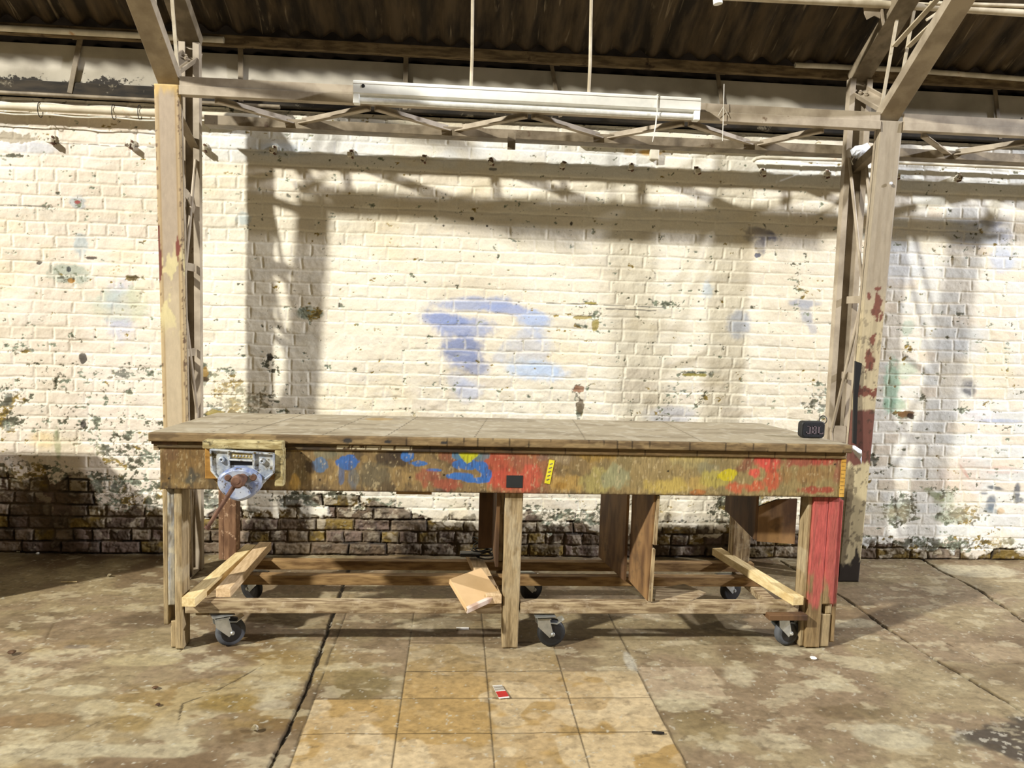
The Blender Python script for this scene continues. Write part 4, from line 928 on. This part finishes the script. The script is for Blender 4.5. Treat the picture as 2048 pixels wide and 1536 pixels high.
def legcol_red(P):
    x, y, z = P.T; n = fbm(x*60+y*60, z*4, 471, 4); n2 = fbm(x*26, z*9, 475, 4); C_ = np.zeros(P.shape); C_[:] = s2l((154, 130, 92)); C_ = mixc(C_, s2l((108, 86, 56)), sst(.5, .64, n)*.7)
    red = sst(-.05, .05, z-.30+(n2-.5)*.35+(n-.5)*.25); C_ = mixc(C_, s2l((198, 92, 88)), red*.92); C_ = mixc(C_, s2l((170, 96, 84)), red*sst(.52, .62, n)*.6); return C_*.93
yl0, yl1 = YB+.024, YB+.105
# left front leg of three laminations, the outer one broken off above the floor
a, b, c, d = [at(px, 1100, y=YB)[0] for px in (321, 331, 346, 362)]
leg = gbox('front_leg', b+.001, c, yl0, yl1, .195, .712, .006, legcol_left, M_woodv, bench)
gbox('leg_lamination', c, d, yl0-.004, yl1, 0.0, .712, .006, legcol_wood, M_woodv, leg)
gbox('leg_lamination', a, b, yl0+.006, yl1, .105, .712, .006, legcol_wood, M_woodv, leg)
xq0, xq1 = at(336, 1300, y=YB)[0], c
gbox('leg_lamination', xq0, xq1, yl0+.012, yl1-.01, 0.0, .12, .006, legcol_wood, M_woodv, leg)
# middle front leg
xa, xb = at(1008, 1100, y=YB)[0], at(1044, 1100, y=YB)[0]; xa2, xb2 = at(1005, 1290, y=YB)[0], at(1036, 1290, y=YB)[0]
def midshape(P):
    Q = P.copy(); t = 1-P[:, 2]/.712; u = (P[:, 0]-xa)/(xb-xa); Q[:, 0] = P[:, 0]+((xa2-xa)*(1-u)+(xb2-xb)*u)*t*.9
    return Q
gbox('front_leg', xa, xb, yl0-.002, yl1, 0, .712, .006, legcol_wood, M_woodv, bench, midshape)
# right front leg, red, three laminations
a, b, c, d = [at(px, 1100, y=YB)[0] for px in (1618, 1655, 1678, 1688)]
leg = gbox('front_leg', a+.02, b, yl0-.004, yl1, .0, .712, .006, legcol_red, M_woodv, bench)
tag(leg, 'red painted leg bare at the foot')
gbox('leg_lamination', a, a+.02, yl0+.012, yl1+.01, 0.0, .712, .006, legcol_wood, M_woodv, leg)
gbox('leg_lamination', b+.003, c, yl0-.002, yl1, .205, .712, .006, legcol_red, M_woodv, leg)
gbox('leg_lamination', b+.026, c, yl0+.008, yl1, .155, .205, .006, legcol_wood, M_woodv, leg)
gbox('leg_lamination', b+.003, c-.004, yl0+.004, yl1-.006, .0, .155, .006, legcol_wood, M_woodv, leg)
gbox('leg_lamination', c+.002, d, yl0+.010, yl1+.01, .02, .69, .006, legcol_red, M_woodv, leg)
# rear legs stop on the trolley rails
MB().box(-1.178, -1.152, -.735, -.665, .209, .92).box(-1.150, -1.088, -.745, -.665, .209, .92).build('rear_leg', M_rustleg, bench, bevel=.003)
MB().box(1.500, 1.555, -.735, -.665, .209, .92).box(1.556, 1.598, -.728, -.665, .209, .92).build('rear_leg', M_oldwoodv, bench, bevel=.003)
MB().box(.235, .30, -.735, -.665, .209, .92).build('rear_leg', M_oldwoodv, bench, bevel=.003)
# --- trolley rails
ZR0, ZR1 = .157, .208
rails = []
for (x0, x1, y, nm_) in ((-1.148, .235, -1.318, 'front'), (.315, 1.605, -1.318, 'front')):
    MB().box(x0, x1, y, y+.056, ZR0, ZR1).build('trolley_rail', M_oldwood, bench, bevel=.004)
for (x0, x1, y) in ((-1.13, 1.62, -.970), (-1.13, 1.62, -.745)):
    MB().box(x0, x1, y, y+.050, ZR0+.004, ZR1).build('trolley_rail', M_raildark, bench, bevel=.003)
for x in (-1.09, .27, 1.545):
    MB().box(x-.03, x+.03, -1.264, -.70, ZR0-.03, ZR0+.003).build('cross_rail', M_oldwood, bench, bevel=.003)
# wood pad over the right front castor
MB().box(1.45, 1.63, -1.36, -1.27, .142, .168).build('castor_pad', M_darkply, bench, bevel=.003)
# --- castors
def make_castor(parent):
    """fork is the part; wheel, hub, axle, plate are its sub-parts; built round the local origin at floor level"""
    R_ = .060
    f = MB()
    for s in (-1, 1):
        f.add([(-.034, s*.026, .128), (.020, s*.026, .128), (.038, s*.026, .058), (.022, s*.026, .046), (-.030, s*.026, .096),
               (-.034, s*.029, .128), (.020, s*.029, .128), (.038, s*.029, .058), (.022, s*.029, .046), (-.030, s*.029, .096)],
              [(0, 1, 2, 3, 4), (9, 8, 7, 6, 5), (0, 1, 6, 5), (1, 2, 7, 6), (2, 3, 8, 7), (3, 4, 9, 8), (4, 0, 5, 9)])
    f.box(-.032, .026, -.029, .029, .124, .131)
    f.lathe((-.004, 0, .131), (0, 0, 1), [(0, .024), (.006, .024), (.010, .018)], 20)
    fork = f.build('castor', M_zinc, None, bevel=.001)
    fork.parent = parent
    base = Vector(fork.location)
    sub = []
    def part(m_, name, mat, **k):
        o = m_.build(name, mat, None, **k); o.parent = fork; o.location = Vector(o.location)-base; sub.append(o)
    cx = .034
    part(MB().lathe((cx, -.018, R_), (0, 1, 0), [(0, .036), (0, .050), (.004, .057), (.010, R_), (.026, R_), (.032, .057), (.036, .050), (.036, .036)], 40), 'wheel', M_rubber, smooth=True)
    part(MB().lathe((cx, -.0205, R_), (0, 1, 0), [(0, .010), (.0, .030), (.002, .041), (.039, .041), (.041, .030), (.041, .01)], 32), 'hub', M_hub, smooth=True)
    part(MB().lathe((cx+.002, -.034, R_), (0, 1, 0), [(0, .006), (.004, .009), (.064, .009), (.068, .006)], 12), 'axle', M_zinc, smooth=True)
    part(MB().box(-.045, .045, -.04, .04, .139, .143), 'plate', M_zinc, bevel=.002)
    fork.location = base
    return fork, base
fork0, fb0 = make_castor(bench)
spots = [((443, 1300), 0.5, 1, False, 'front'), ((1092, 1297), .1, 1, True, 'front'), ((1571, 1297), .3, 1, False, 'front'), ((527, 1187), 2.6, 1, True, 'rear'), ((1050, 1184), .5, 1, True, 'rear'), ((1440, 1188), .4, 1, True, 'rear')]
rb = root_loc(bench)
for i, (p, rz, s, blk, rowname) in enumerate(spots):
    c = at(*p, z=0)
    if i == 0: f = fork0; ch = list(fork0.children)
    else:
        f = fork0.copy(); COL.objects.link(f); f.parent = bench; ch = []
        for q in fork0.children:
            d = q.copy(); COL.objects.link(d); d.parent = f; ch.append(d)
    f.rotation_euler = (0, 0, rz)
    yy = -1.292 if rowname == 'front' else -.74
    off = Matrix.Rotation(rz, 3, 'Z') @ Vector((fb0.x, fb0.y, fb0.z))
    f.location = Vector((c[0]-.01, yy, 0))-rb+off
    f.scale = (1.06, 1.06, 1.06)
    for d in ch:
        if blk and d.name.startswith('wheel'):
            d.data = d.data.copy(); d.data.materials.clear(); d.data.materials.append(M_rubber_black)
    if i in (0, 2):
        b_ = MB(); b_.add([(0, -.026, .112), (0, .026, .112), (.052, .030, .104), (.052, -.030, .104), (.085, .022, .120), (.085, -.022, .120), (0, -.026, .115), (0, .026, .115), (.052, .030, .107), (.052, -.030, .107), (.085, .022, .123), (.085, -.022, .123)],
              [(0, 1, 2, 3), (3, 2, 4, 5), (6, 9, 8, 7), (9, 11, 10, 8), (0, 3, 9, 6), (1, 7, 8, 2), (3, 5, 11, 9), (2, 8, 10, 4), (5, 4, 10, 11), (0, 6, 7, 1)])
        o = b_.build('brake_lever', M_zinc, None); o.parent = f; o.location = Vector(o.location)-fb0
fork0.location.z += 0
# under-bench compartment hanging at the right end
MB().add([(1.44, -.75, .50), (1.44, -.75, .90), (1.44, -1.16, .90), (1.44, -1.16, .46), (1.452, -.75, .50), (1.452, -.75, .90), (1.452, -1.16, .90), (1.452, -1.16, .46)],
         [(0, 1, 2, 3), (7, 6, 5, 4), (0, 4, 5, 1), (1, 5, 6, 2), (2, 6, 7, 3), (3, 7, 4, 0)]).build('side_panel', M_darkply, bench)
MB().add([(1.453, -1.16, .452), (1.64, -1.16, .440), (1.64, -1.16, .66), (1.54, -1.16, .655), (1.453, -1.16, .62), (1.453, -1.148, .452), (1.64, -1.148, .440), (1.64, -1.148, .66), (1.54, -1.148, .655), (1.453, -1.148, .62)],
         [(0, 1, 2, 3, 4), (9, 8, 7, 6, 5), (0, 5, 6, 1), (1, 6, 7, 2), (2, 7, 8, 3), (3, 8, 9, 4), (4, 9, 5, 0)]).build('front_panel', M_plywood, bench)
# dark divider panel behind the middle leg
MB().box(.135, .215, -.90, -.885, .33, .90).box(.20, .215, -1.28, -.90, .36, .90).build('divider_panel', M_darkply, bench, bevel=.001)

# ------------------------------------------------------------------ front vise
def vise():
    yv = YB
    root = empty('bench_vise', (-.86, yv-.08, .68), 'old blue-grey iron woodworking vise bolted to the left end of the bench', 'vise')
    k = 1/463.0
    def q(px, py, y=YB-.08): p_ = at(px, py, y=y); return p_[0], p_[2]
    # timber cheek blocks
    x0, z1 = q(407, 880, YB-.06); x1, _ = q(574, 890, YB-.06)
    m_ = MB().box(x0, x1-.015, YB-.078, YB-.022, z1-.034, z1).box(x1-.048, x1-.012, YB-.074, YB-.022, z1-.19, z1-.03)
    m_.build('cheek_board', M_visewood, root, bevel=.005)
    MB().box(x0+.003, x1-.05, YB-.055, YB-.0, z1-.165, z1-.034).build('backing_block', mat_two('oiled_oak_block', (132, 94, 40), (168, 126, 62), 8, .5, stretch=(1, 4, 4), bs=.3), root, bevel=.003)
    # iron jaw casting
    a = [q(421, 897), q(549, 907), q(549, 945), q(520, 975), (q(480, 994)[0], q(480, 994)[1]), q(450, 972), q(423, 940)]
    poly = [(p_[0], p_[1]) for p_ in a]
    m_ = MB().prism(poly, 1, YB-.078, YB-.056); m_.build('jaw_casting', M_vise, root, bevel=.004)
    # raised rim and ribs
    def rib(m_, p0, p1, w=.007, h=.012): m_.beam((p0[0], YB-.084, p0[1]), (p1[0], YB-.084, p1[1]), w, h, up=(0, 1, 0))
    m_ = MB()
    rib(m_, q(421, 899), q(549, 908)); rib(m_, q(422, 898), q(424, 942)); rib(m_, q(548, 907), q(548, 946)); rib(m_, q(424, 941), q(437, 956)); rib(m_, q(548, 945), q(530, 958)); rib(m_, q(458, 901), q(459, 938), .008); rib(m_, q(508, 905), q(508, 936), .008)
    rib(m_, q(460, 919), q(508, 921), .007, .014)
    m_.build('raised_rib', M_vise, root, bevel=.002)
    # slot and plate with stamped maker's row
    c0 = q(461, 922); c1 = q(507, 931); MB().box(c0[0], c1[0], YB-.0785, YB-.077, c1[1], c0[1]).build('slot', M_black, root)
    c0 = q(463, 905); c1 = q(506, 917); plate = MB().box(c0[0], c1[0], YB-.082, YB-.078, c1[1], c0[1]).build('name_plate', M_visewood, root, bevel=.001)
    m_ = MB()
    for i in range(6):
        xx = c0[0]+(c1[0]-c0[0])*(i+.7)/6.6; m_.lathe((xx, YB-.082, (c0[1]+c1[1])/2-.002), (0, -1, 0), [(0, .0042), (.002, .0038), (.003, .002)], 6)
    m_.build('stamped_mark', M_vise, plate)
    for px, py in ((444, 919), (525, 922)):
        c = q(px, py); MB().lathe((c[0], YB-.078, c[1]), (0, -1, 0), [(0, .013), (.012, .012), (.014, .007), (.012, .0045), (.006, .004)], 18).build('mounting_boss', M_vise, root, smooth=True)
    # rounded lower body carrying the guide bars and the screw
    cx, cz = q(482, 962); prof = []
    pts = []
    for t in np.linspace(0, 2*math.pi, 40, endpoint=False):
        rx = .089; rz = .062 if math.sin(t) > 0 else .080
        u = abs(math.cos(t))**(1.0 if math.sin(t) > 0 else 1.35)*(1 if math.cos(t) > 0 else -1)
        pts.append((cx+rx*u, cz+rz*math.sin(t)))
    m_ = MB(); n = len(pts)
    rings = [(YB-.060, 1.0), (YB-.104, 1.0), (YB-.116, .94), (YB-.121, .84), (YB-.119, .5)]
    vs = [(cx+(p_[0]-cx)*s, y, cz+(p_[1]-cz)*s) for y, s in rings for p_ in pts]; fs = [tuple(range(n)), tuple(range(5*n-1, 4*n-1, -1))]
    for i in range(4):
        for j in range(n): fs.append((i*n+j, i*n+(j+1) % n, (i+1)*n+(j+1) % n, (i+1)*n+j))
    m_.add(vs, fs); m_.build('screw_housing', M_vise_blue, root, smooth=True)
    for px in (456, 507):
        c = q(px, 955, YB-.12); MB().lathe((c[0], YB-.115, c[1]), (0, -1, 0), [(0, .0135), (.010, .0135), (.013, .010)], 20).build('guide_bar', M_rust, root, smooth=True)
    c = q(482, 960, YB-.15)
    MB().lathe((c[0], YB-.11, c[1]), (-.06, -1, 0), [(0, .020), (.05, .020), (.052, .027), (.078, .027), (.085, .021)], 26).build('screw_head', M_rust, root, smooth=True)
    h0 = np.array([c[0]-.004, YB-.178, c[1]+.006]); h1 = at(415, 1055, y=YB-.19)
    MB().tube([h0, h0*.5+h1*.5, h1], [.0095, .0085, .008], 12).lathe(h1, (h1-h0), [(-.006, .012), (.006, .012)], 12).lathe(h0+np.array([0, -.002, 0]), (-.2, -1, 0), [(-.018, .012), (-.01, .022), (.01, .022), (.016, .014)], 20).build('tommy_bar', M_rust, root, smooth=True)
    # cylinder at lower right: release cam
    MB().tube([at(505, 962, y=YB-.10), at(493, 992, y=YB-.10)], .018, 18).build('release_cam', M_vise_blue, root, smooth=True)
vise()

# ------------------------------------------------------------------ loose timber on the trolley
ZP = ZR1+.001
def plank(name, a0, a1, w, h, mat, label, z0=None, z1=None, cut=0):
    """a0, a1: floor-plan ends (x, y)"""
    z0 = ZP if z0 is None else z0; z1 = z0 if z1 is None else z1
    A = np.array([a0[0], a0[1], z0+h/2]); B = np.array([a1[0], a1[1], z1+h/2])
    o = MB().beam(A, B, w, h).build(name, mat, bevel=.002); tag(o, label, 'plank', 'loose timber on the bench trolley'); return o
plank('timber_plank', (-1.112, -1.375), (-1.052, -.60), .058, .040, M_pine, 'pale new plank lying across the trolley at its left end, nearest the left leg')
plank('timber_plank', (-1.000, -1.262), (-.987, -.56), .064, .042, M_pine2, 'pinkish pine plank beside the pale one, second from the left leg')
plank('timber_plank', (.196, -1.335), (.113, -.665), .070, .040, M_pine2, 'shaded plank crossing the trolley beside the middle leg, under the tan slab')
plank('timber_plank', (1.588, -1.345), (1.462, -.60), .055, .040, M_pine, 'pale plank lying across the trolley against the red leg')
# tan slab resting on the plank end
def slab():
    c = [np.array(p) for p in ((.145, -1.112, .301), (-.003, -1.242, .290), (.078, -1.436, .226), (.226, -1.300, .243))]
    nrm = np.cross(c[3]-c[2], c[1]-c[2]); nrm /= np.linalg.norm(nrm); nrm *= np.sign(nrm[2])
    th = .024; root = empty('tan_slab', tuple(sum(c)/4-nrm*th), 'square tan slab with film-wrapped pinkish edge lying askew on the shaded plank', 'slab')
    F6 = [(0, 3, 2, 1), (4, 5, 6, 7), (0, 1, 5, 4), (1, 2, 6, 5), (2, 3, 7, 6), (3, 0, 4, 7)]
    MB().add([p-nrm*th for p in c]+c, F6).build('board', M_card, root, bevel=.002)
    e = (c[1]-c[2])/np.linalg.norm(c[1]-c[2]); f = [c[2]-e*.002, c[3]-e*.002, c[3]+e*.016, c[2]+e*.016]
    MB().add([p-nrm*(th+.001) for p in f]+[p+nrm*.001 for p in f], F6).build('film_edge', M_film, root, bevel=.002)
slab()
# plywood sheets standing between top and rails
o = MB().add([(.850, -1.02, ZP), (.795, -.64, ZP), (.795, -.64, .75), (.850, -1.02, .75), (.863, -1.02, ZP), (.808, -.64, ZP), (.808, -.64, .75), (.863, -1.02, .75)],
             [(0, 1, 2, 3), (7, 6, 5, 4), (0, 4, 5, 1), (1, 5, 6, 2), (2, 6, 7, 3), (3, 7, 4, 0)]).build('plywood_sheet', M_plywood)
tag(o, 'dark plywood sheet standing under the bench, rear of the pair right of the middle leg', 'plywood sheet', 'plywood sheets under the bench')
def sheet_front():
    root = empty('plywood_sheet', (.90, -1.18, ZP+.006), 'stained plywood sheet with ragged layered edge standing at the front under the bench', 'plywood sheet', 'plywood sheets under the bench')
    zb = ZP+.006
    A = [(.895, -1.310, zb), (.872, -1.03, zb), (.872, -1.03, .708), (.905, -1.310, .708)]
    vs = A+[(p[0]+.008, p[1], p[2]) for p in A]
    MB().add(vs, [(0, 1, 2, 3), (7, 6, 5, 4), (0, 4, 5, 1), (1, 5, 6, 2), (2, 6, 7, 3), (3, 7, 4, 0)]).build('face_sheet', M_plywood, root)
    m_ = MB()
    for i, (za, zb_) in enumerate(((.218, .46), (.48, .705))):
        x0 = .9005+.010*i*.9
        m_.add([(x0, -1.325, za), (x0+.014, -1.325, za), (x0+.018, -1.325, zb_), (x0+.007, -1.325, zb_), (x0-.015, -1.10, za), (x0, -1.10, za), (x0, -1.10, zb_), (x0-.012, -1.10, zb_)],
               [(0, 1, 2, 3), (7, 6, 5, 4), (0, 4, 5, 1), (1, 5, 6, 2), (2, 6, 7, 3), (3, 7, 4, 0)])
    m_.build('split_ply_edge', M_oldwoodv, root)
sheet_front()
o = MB().add([at(1312, 1180, z=ZP)-np.array([0, 0, 0]), at(1310, 1203, z=ZP), at(1380, 1203, z=ZP), at(1412, 1188, z=ZP), at(1368, 1170, z=ZP)]+[p+np.array([0, 0, .006]) for p in (at(1312, 1180, z=ZP), at(1310, 1203, z=ZP), at(1380, 1203, z=ZP), at(1412, 1188, z=ZP), at(1368, 1170, z=ZP))],
             [(0, 1, 2, 3, 4), (9, 8, 7, 6, 5), (0, 5, 6, 1), (1, 6, 7, 2), (2, 7, 8, 3), (3, 8, 9, 4), (4, 9, 5, 0)]).build('thin_board', M_oldwood); tag(o, 'thin flat board lying on the trolley right of the front plywood sheet', 'board')
o = MB().box(.955, .99, -1.045, -1.00, ZP, ZP+.10).build('wood_block', M_raildark, bevel=.003); tag(o, 'small upright yellowish wood block behind the front plywood sheet', 'wood block')

# coil of black cable with plug box on the shaded plank
def coil():
    c = np.array([.16, -.80, ZP+.043])
    root = empty('cable_coil', tuple(c), 'tangled coil of black cable and flat plug box at the back of the trolley', 'cable')
    m_ = MB(); rng = np.random.RandomState(3)
    for k in range(5):
        r = .045+.010*rng.rand(); tilt = .35*rng.randn(2); off = rng.randn(2)*.010
        P = [c+np.array([off[0]+r*math.cos(a), off[1]+r*.8*math.sin(a), .010+.011*k+tilt[0]*.02*math.cos(a)+tilt[1]*.02*math.sin(a)]) for a in np.linspace(0, 2*math.pi, 30)]
        m_.tube(P, .0038, 8, cap=False)
    P = [c+np.array([-.02+.03*math.sin(t*1.3), .0, .05+.05*math.sin(t*.5)]) + np.array([.015*math.cos(t*2), .02*math.sin(t*2), 0]) for t in np.linspace(0, 6.3, 40)]
    m_.tube(P, .0035, 8); m_.build('cord', M_black, root, smooth=True)
    MB().box(c[0]-.115, c[0]-.01, c[1]-.03, c[1]+.025, c[2]+.008, c[2]+.026).build('plug_box', M_black, root, bevel=.006)
coil()

# ------------------------------------------------------------------ things on the bench
def speaker():
    x0, x1, y, zb = 1.652, 1.765, -1.16, Z_T
    sc = at(1627, 877, z=Z_T); y = sc[1]; x0 = at(1603, 860, y=y)[0]; x1 = at(1650, 860, y=y)[0]; h = at(1627, 843, y=y)[2]-zb
    root = empty('bluetooth_speaker', ((x0+x1)/2, y+.02, zb), 'small black portable speaker with a carry loop on the right end of the bench', 'speaker')
    w = x1-x0; r = .018; pts = []
    for cx, cz, a0 in ((x1-r, zb+h-r, 0), (x0+r, zb+h-r, 90), (x0+r, zb+r+.001, 180), (x1-r, zb+r+.001, 270)):
        for a in np.linspace(a0, a0+90, 7): pts.append((cx+r*math.cos(math.radians(a)), cz+r*math.sin(math.radians(a))))
    MB().prism(pts, 1, y, y+.042).build('body', M_rubber_black, root, bevel=.004, smooth=True)
    cxm, czm = (x0+x1)/2, zb+h/2
    inner = [(cxm+(a-cxm)*.86, czm+(b-czm)*.84) for a, b in pts]
    MB().prism(inner, 1, y-.002, y+.001).build('grille', M_mesh_cloth, root, bevel=.001)
    # lettering J B L
    m_ = MB(); lh = h*.46; lw = w*.125; zl = zb+h*.27; s = .0042; yy0, yy1 = y-.0032, y-.0018
    def bar(xa, xb, za, zb_): m_.box(xa, xb, yy0, yy1, za, zb_)
    X0 = cxm-w*.30
    # J
    bar(X0+lw, X0+lw+s*1.6, zl, zl+lh); bar(X0, X0+lw, zl, zl+s); bar(X0, X0+s, zl, zl+lh*.3); bar(X0+.2*lw, X0+lw+s*1.6, zl+lh-s*.7, zl+lh)
    # B
    X1 = X0+lw+s*3.4; bar(X1-s*.5, X1+s*1.6, zl, zl+lh)
    for zz in (zl, zl+lh/2-s/2, zl+lh-s): bar(X1, X1+lw+s*.6, zz, zz+s)
    bar(X1+lw+s*.2, X1+lw+s*1.6, zl+s*.6, zl+lh/2-s*.4); bar(X1+lw+s*.2, X1+lw+s*1.5, zl+lh/2+s*.4, zl+lh-s*.6)
    # L
    X2 = X1+lw+s*3.4; bar(X2, X2+s*1.6, zl, zl+lh); bar(X2, X2+lw*1.5, zl, zl+s); bar(X2-s*.4, X2+s*2.2, zl+lh-s*.6, zl+lh); bar(X2+lw*1.5, X2+lw*1.5+s, zl, zl+s*1.8)
    m_.build('lettering', M_logo, root)
    c = np.array([x1-.002, y+.02, zb+h+.007])
    MB().tube([c+np.array([.018*math.cos(a), .004*math.sin(a), .018*math.sin(a)]) for a in np.linspace(0, 2*math.pi, 25)], .0022, 8, cap=False).build('carry_loop', M_black, root, smooth=True)
speaker()
# rags and the black strip at the right-hand column
def rag(name, pts, label, thick=.006):
    V_ = [np.array(p) for p in pts]; n = len(V_)
    vs = V_+[v+np.array([.004, thick, 0]) for v in V_]
    o = MB().add(vs, [tuple(range(n)), tuple(range(2*n-1, n-1, -1))]+[(i, (i+1) % n, (i+1) % n+n, i+n) for i in range(n)]).build(name, M_rag)
    b = o.modifiers.new('sub', 'SUBSURF'); b.levels = b.render_levels = 2
    tag(o, label, 'rag'); return o
ya = -.50
rag('white_rag', [at(1704, 888, y=-1.0), at(1713, 893, y=-1.01), at(1724, 904, y=-1.02), at(1724, 918, y=-1.0), at(1720, 924, y=-1.0), at(1712, 918, y=-1.02), at(1706, 905, y=-1.03)], 'crumpled white rag tucked behind the right end of the bench', .02) if False else None
def cloth(name, outline, y, label, seed):
    """a small crumpled cloth: triangulated sheet between outline points with folds"""
    rng = np.random.RandomState(seed); c = np.mean([at(a, b, y=y) for a, b in outline], 0)
    O = [at(a, b, y=y)+np.array([0, rng.uniform(-.012, .012), 0]) for a, b in outline]; n = len(O)
    mid = [c*.5+o_*.5+np.array([0, rng.uniform(-.022, .0), 0]) for o_ in O]
    vs = O+mid+[c+np.array([0, -.018, 0])]
    fs = []
    for i in range(n):
        j = (i+1) % n; fs += [(i, j, n+j, n+i), (n+i, n+j, 2*n)]
    o = MB().add(vs, fs).build(name, M_rag, smooth=False)
    s_ = o.modifiers.new('thick', 'SOLIDIFY'); s_.thickness = .003
    tag(o, label, 'rag'); return o
cloth('white_rag', [(1697, 889), (1712, 892), (1722, 900), (1726, 912), (1723, 928), (1718, 918), (1710, 908)], -1.30, 'crumpled white rag stuck between the bench end and the right-hand column', 5)
cloth('white_rag', [(1702, 300), (1712, 291), (1726, 289), (1735, 285), (1740, 295), (1733, 306), (1722, 312), (1711, 318), (1704, 312)], -.30, 'white rag tied around the head of the right-hand column', 8)
o = MB().tube([at(1709, 312, y=-.31), at(1703, 322, y=-.31), at(1706, 330, y=-.31)], .003, 6).build('rag_thread', M_cable); tag(o, 'loose thread hanging from the rag at the right column head', 'thread')
yy = -.50
st = [(1711, 722), (1724, 727), (1716, 790), (1713, 890), (1706, 886), (1708, 790), (1710, 745)]
o = MB().prism([(at(a, b, y=yy)[0], at(a, b, y=yy)[2]) for a, b in st], 1, yy, yy+.012).build('rubber_strip', M_black); tag(o, 'black rubber strip hanging in front of the right-hand column', 'rubber strip')

# ------------------------------------------------------------------ litter on the floor
def lump(name, px, py, r, mat, label, cat, seed, flat=.7):
    c = at(px, py, z=0); rng = np.random.RandomState(seed)
    bm = bmesh.new(); bmesh.ops.create_icosphere(bm, subdivisions=2, radius=r)
    for v in bm.verts: v.co *= 1+.35*(rng.rand()-.5); v.co.z = v.co.z*flat
    mz = min(v.co.z for v in bm.verts)
    for v in bm.verts: v.co.z -= mz
    me = bpy.data.meshes.new(name); bm.to_mesh(me); bm.free(); me.materials.append(mat)
    o = bpy.data.objects.new(name, me); o.location = (c[0], c[1], 0); COL.objects.link(o); tag(o, label, cat); return o
lump('stone', 510, 1462, .012, M_stone, 'small pale-topped stone on the floor front left of the floor joint', 'stone', 1, .9)
lump('stone', 219, 1153, .011, M_stone, 'small tan pebble on the floor left of the bench, towards the wall', 'stone', 2)
lump('dirt_clod', 23, 1307, .017, M_darkply, 'dark dirt clod on the floor at the left edge', 'dirt', 3, .4)
lump('dirt_clod', 310, 1377, .012, M_darkply, 'dark dirt clod on the floor front left of the bench', 'dirt', 4, .35)
lump('dirt_clod', 316, 1410, .010, M_darkply, 'tiny dark dirt clod nearer the camera than the other one in front left', 'dirt', 5, .35)
lump('paint_chip', 1626, 1317, .016, M_white_chip, 'flat white paint chip beside the foot of the red leg', 'paint chip', 6, .2)
lump('stone', 75, 1109, .010, M_white_chip, 'tiny white stone against the foot of the wall at far left', 'stone', 9)
c = at(1316, 1467, z=0); o = MB().beam((c[0]-.022, c[1]+.004, .003), (c[0]+.022, c[1]-.004, .003), .008, .006).build('dark_stick', M_black); tag(o, 'short dark stick lying on the tiles front right', 'stick')
c = at(138, 1165, z=0); o = MB().tube([(c[0]-.04, c[1]-.002, .003), (c[0]+.04, c[1]+.004, .003)], .0028, 6).build('wood_sliver', M_pine); tag(o, 'thin pale wood sliver on the floor left of the bench', 'sliver')
c = at(925, 1257, z=0); o = MB().box(c[0]-.03, c[0]+.03, c[1]-.012, c[1]+.012, 0, .002).build('paper_scrap', M_white_chip); tag(o, 'small white paper scrap on the floor below the tan slab', 'paper scrap')
# crumpled red and white label
root = empty('paper_label', tuple(at(1000, 1384, z=0)*np.array([1, 1, 0])), 'crumpled red and white printed label lying on the tiles in front of the bench', 'label')
a, b, c_, d = at(985, 1372, z=0), at(1004, 1371, z=0), at(1019, 1396, z=0), at(998, 1398, z=0)
def labq(t0, t1, z, m_):
    p = [a+(d-a)*t0, b+(c_-b)*t0, b+(c_-b)*t1, a+(d-a)*t1]
    vs = [(q[0], q[1], z) for q in p]+[(q[0], q[1], z+.0015) for q in p]
    return m_.add(vs, [(0, 3, 2, 1), (4, 5, 6, 7), (0, 1, 5, 4), (1, 2, 6, 5), (2, 3, 7, 6), (3, 0, 4, 7)])
labq(0, 1, .001, MB()).build('paper', M_white_chip, root)
labq(.50, .92, .0026, MB()).build('red_print', M_red, root)
m_ = MB()
for k in range(5):
    t = .08+.08*k; labq(t, t+.03, .0026, m_)
m_.build('dark_print', M_steel_dark, root)

# ------------------------------------------------------------------ unseen crate put in outside the left edge casts the shadow seen on the wall foot

def crate():
    root = empty('storage_crate', (-2.88, -.66, 0), 'plain timber storage crate standing by the wall just outside the left edge', 'crate')
    m_ = MB()
    for k in range(6): m_.box(-3.26, -2.50, -.92, -.90, .05+.155*k, .195+.155*k).box(-3.26, -2.50, -.38, -.36, .05+.155*k, .195+.155*k)
    m_.build('slatted_side', M_oldwood, root, bevel=.002)
    MB().box(-3.26, -3.24, -.90, -.38, .05, .96).box(-2.52, -2.50, -.90, -.38, .05, .96).build('end_board', M_oldwood, root)
    MB().box(-3.27, -2.49, -.93, -.35, .96, .98).build('lid', M_oldwood, root, bevel=.003)
    for x in (-3.22, -2.54):
        MB().box(x-.03, x+.03, -.90, -.38, 0, .05).build('skid', M_oldwood, root)
crate()
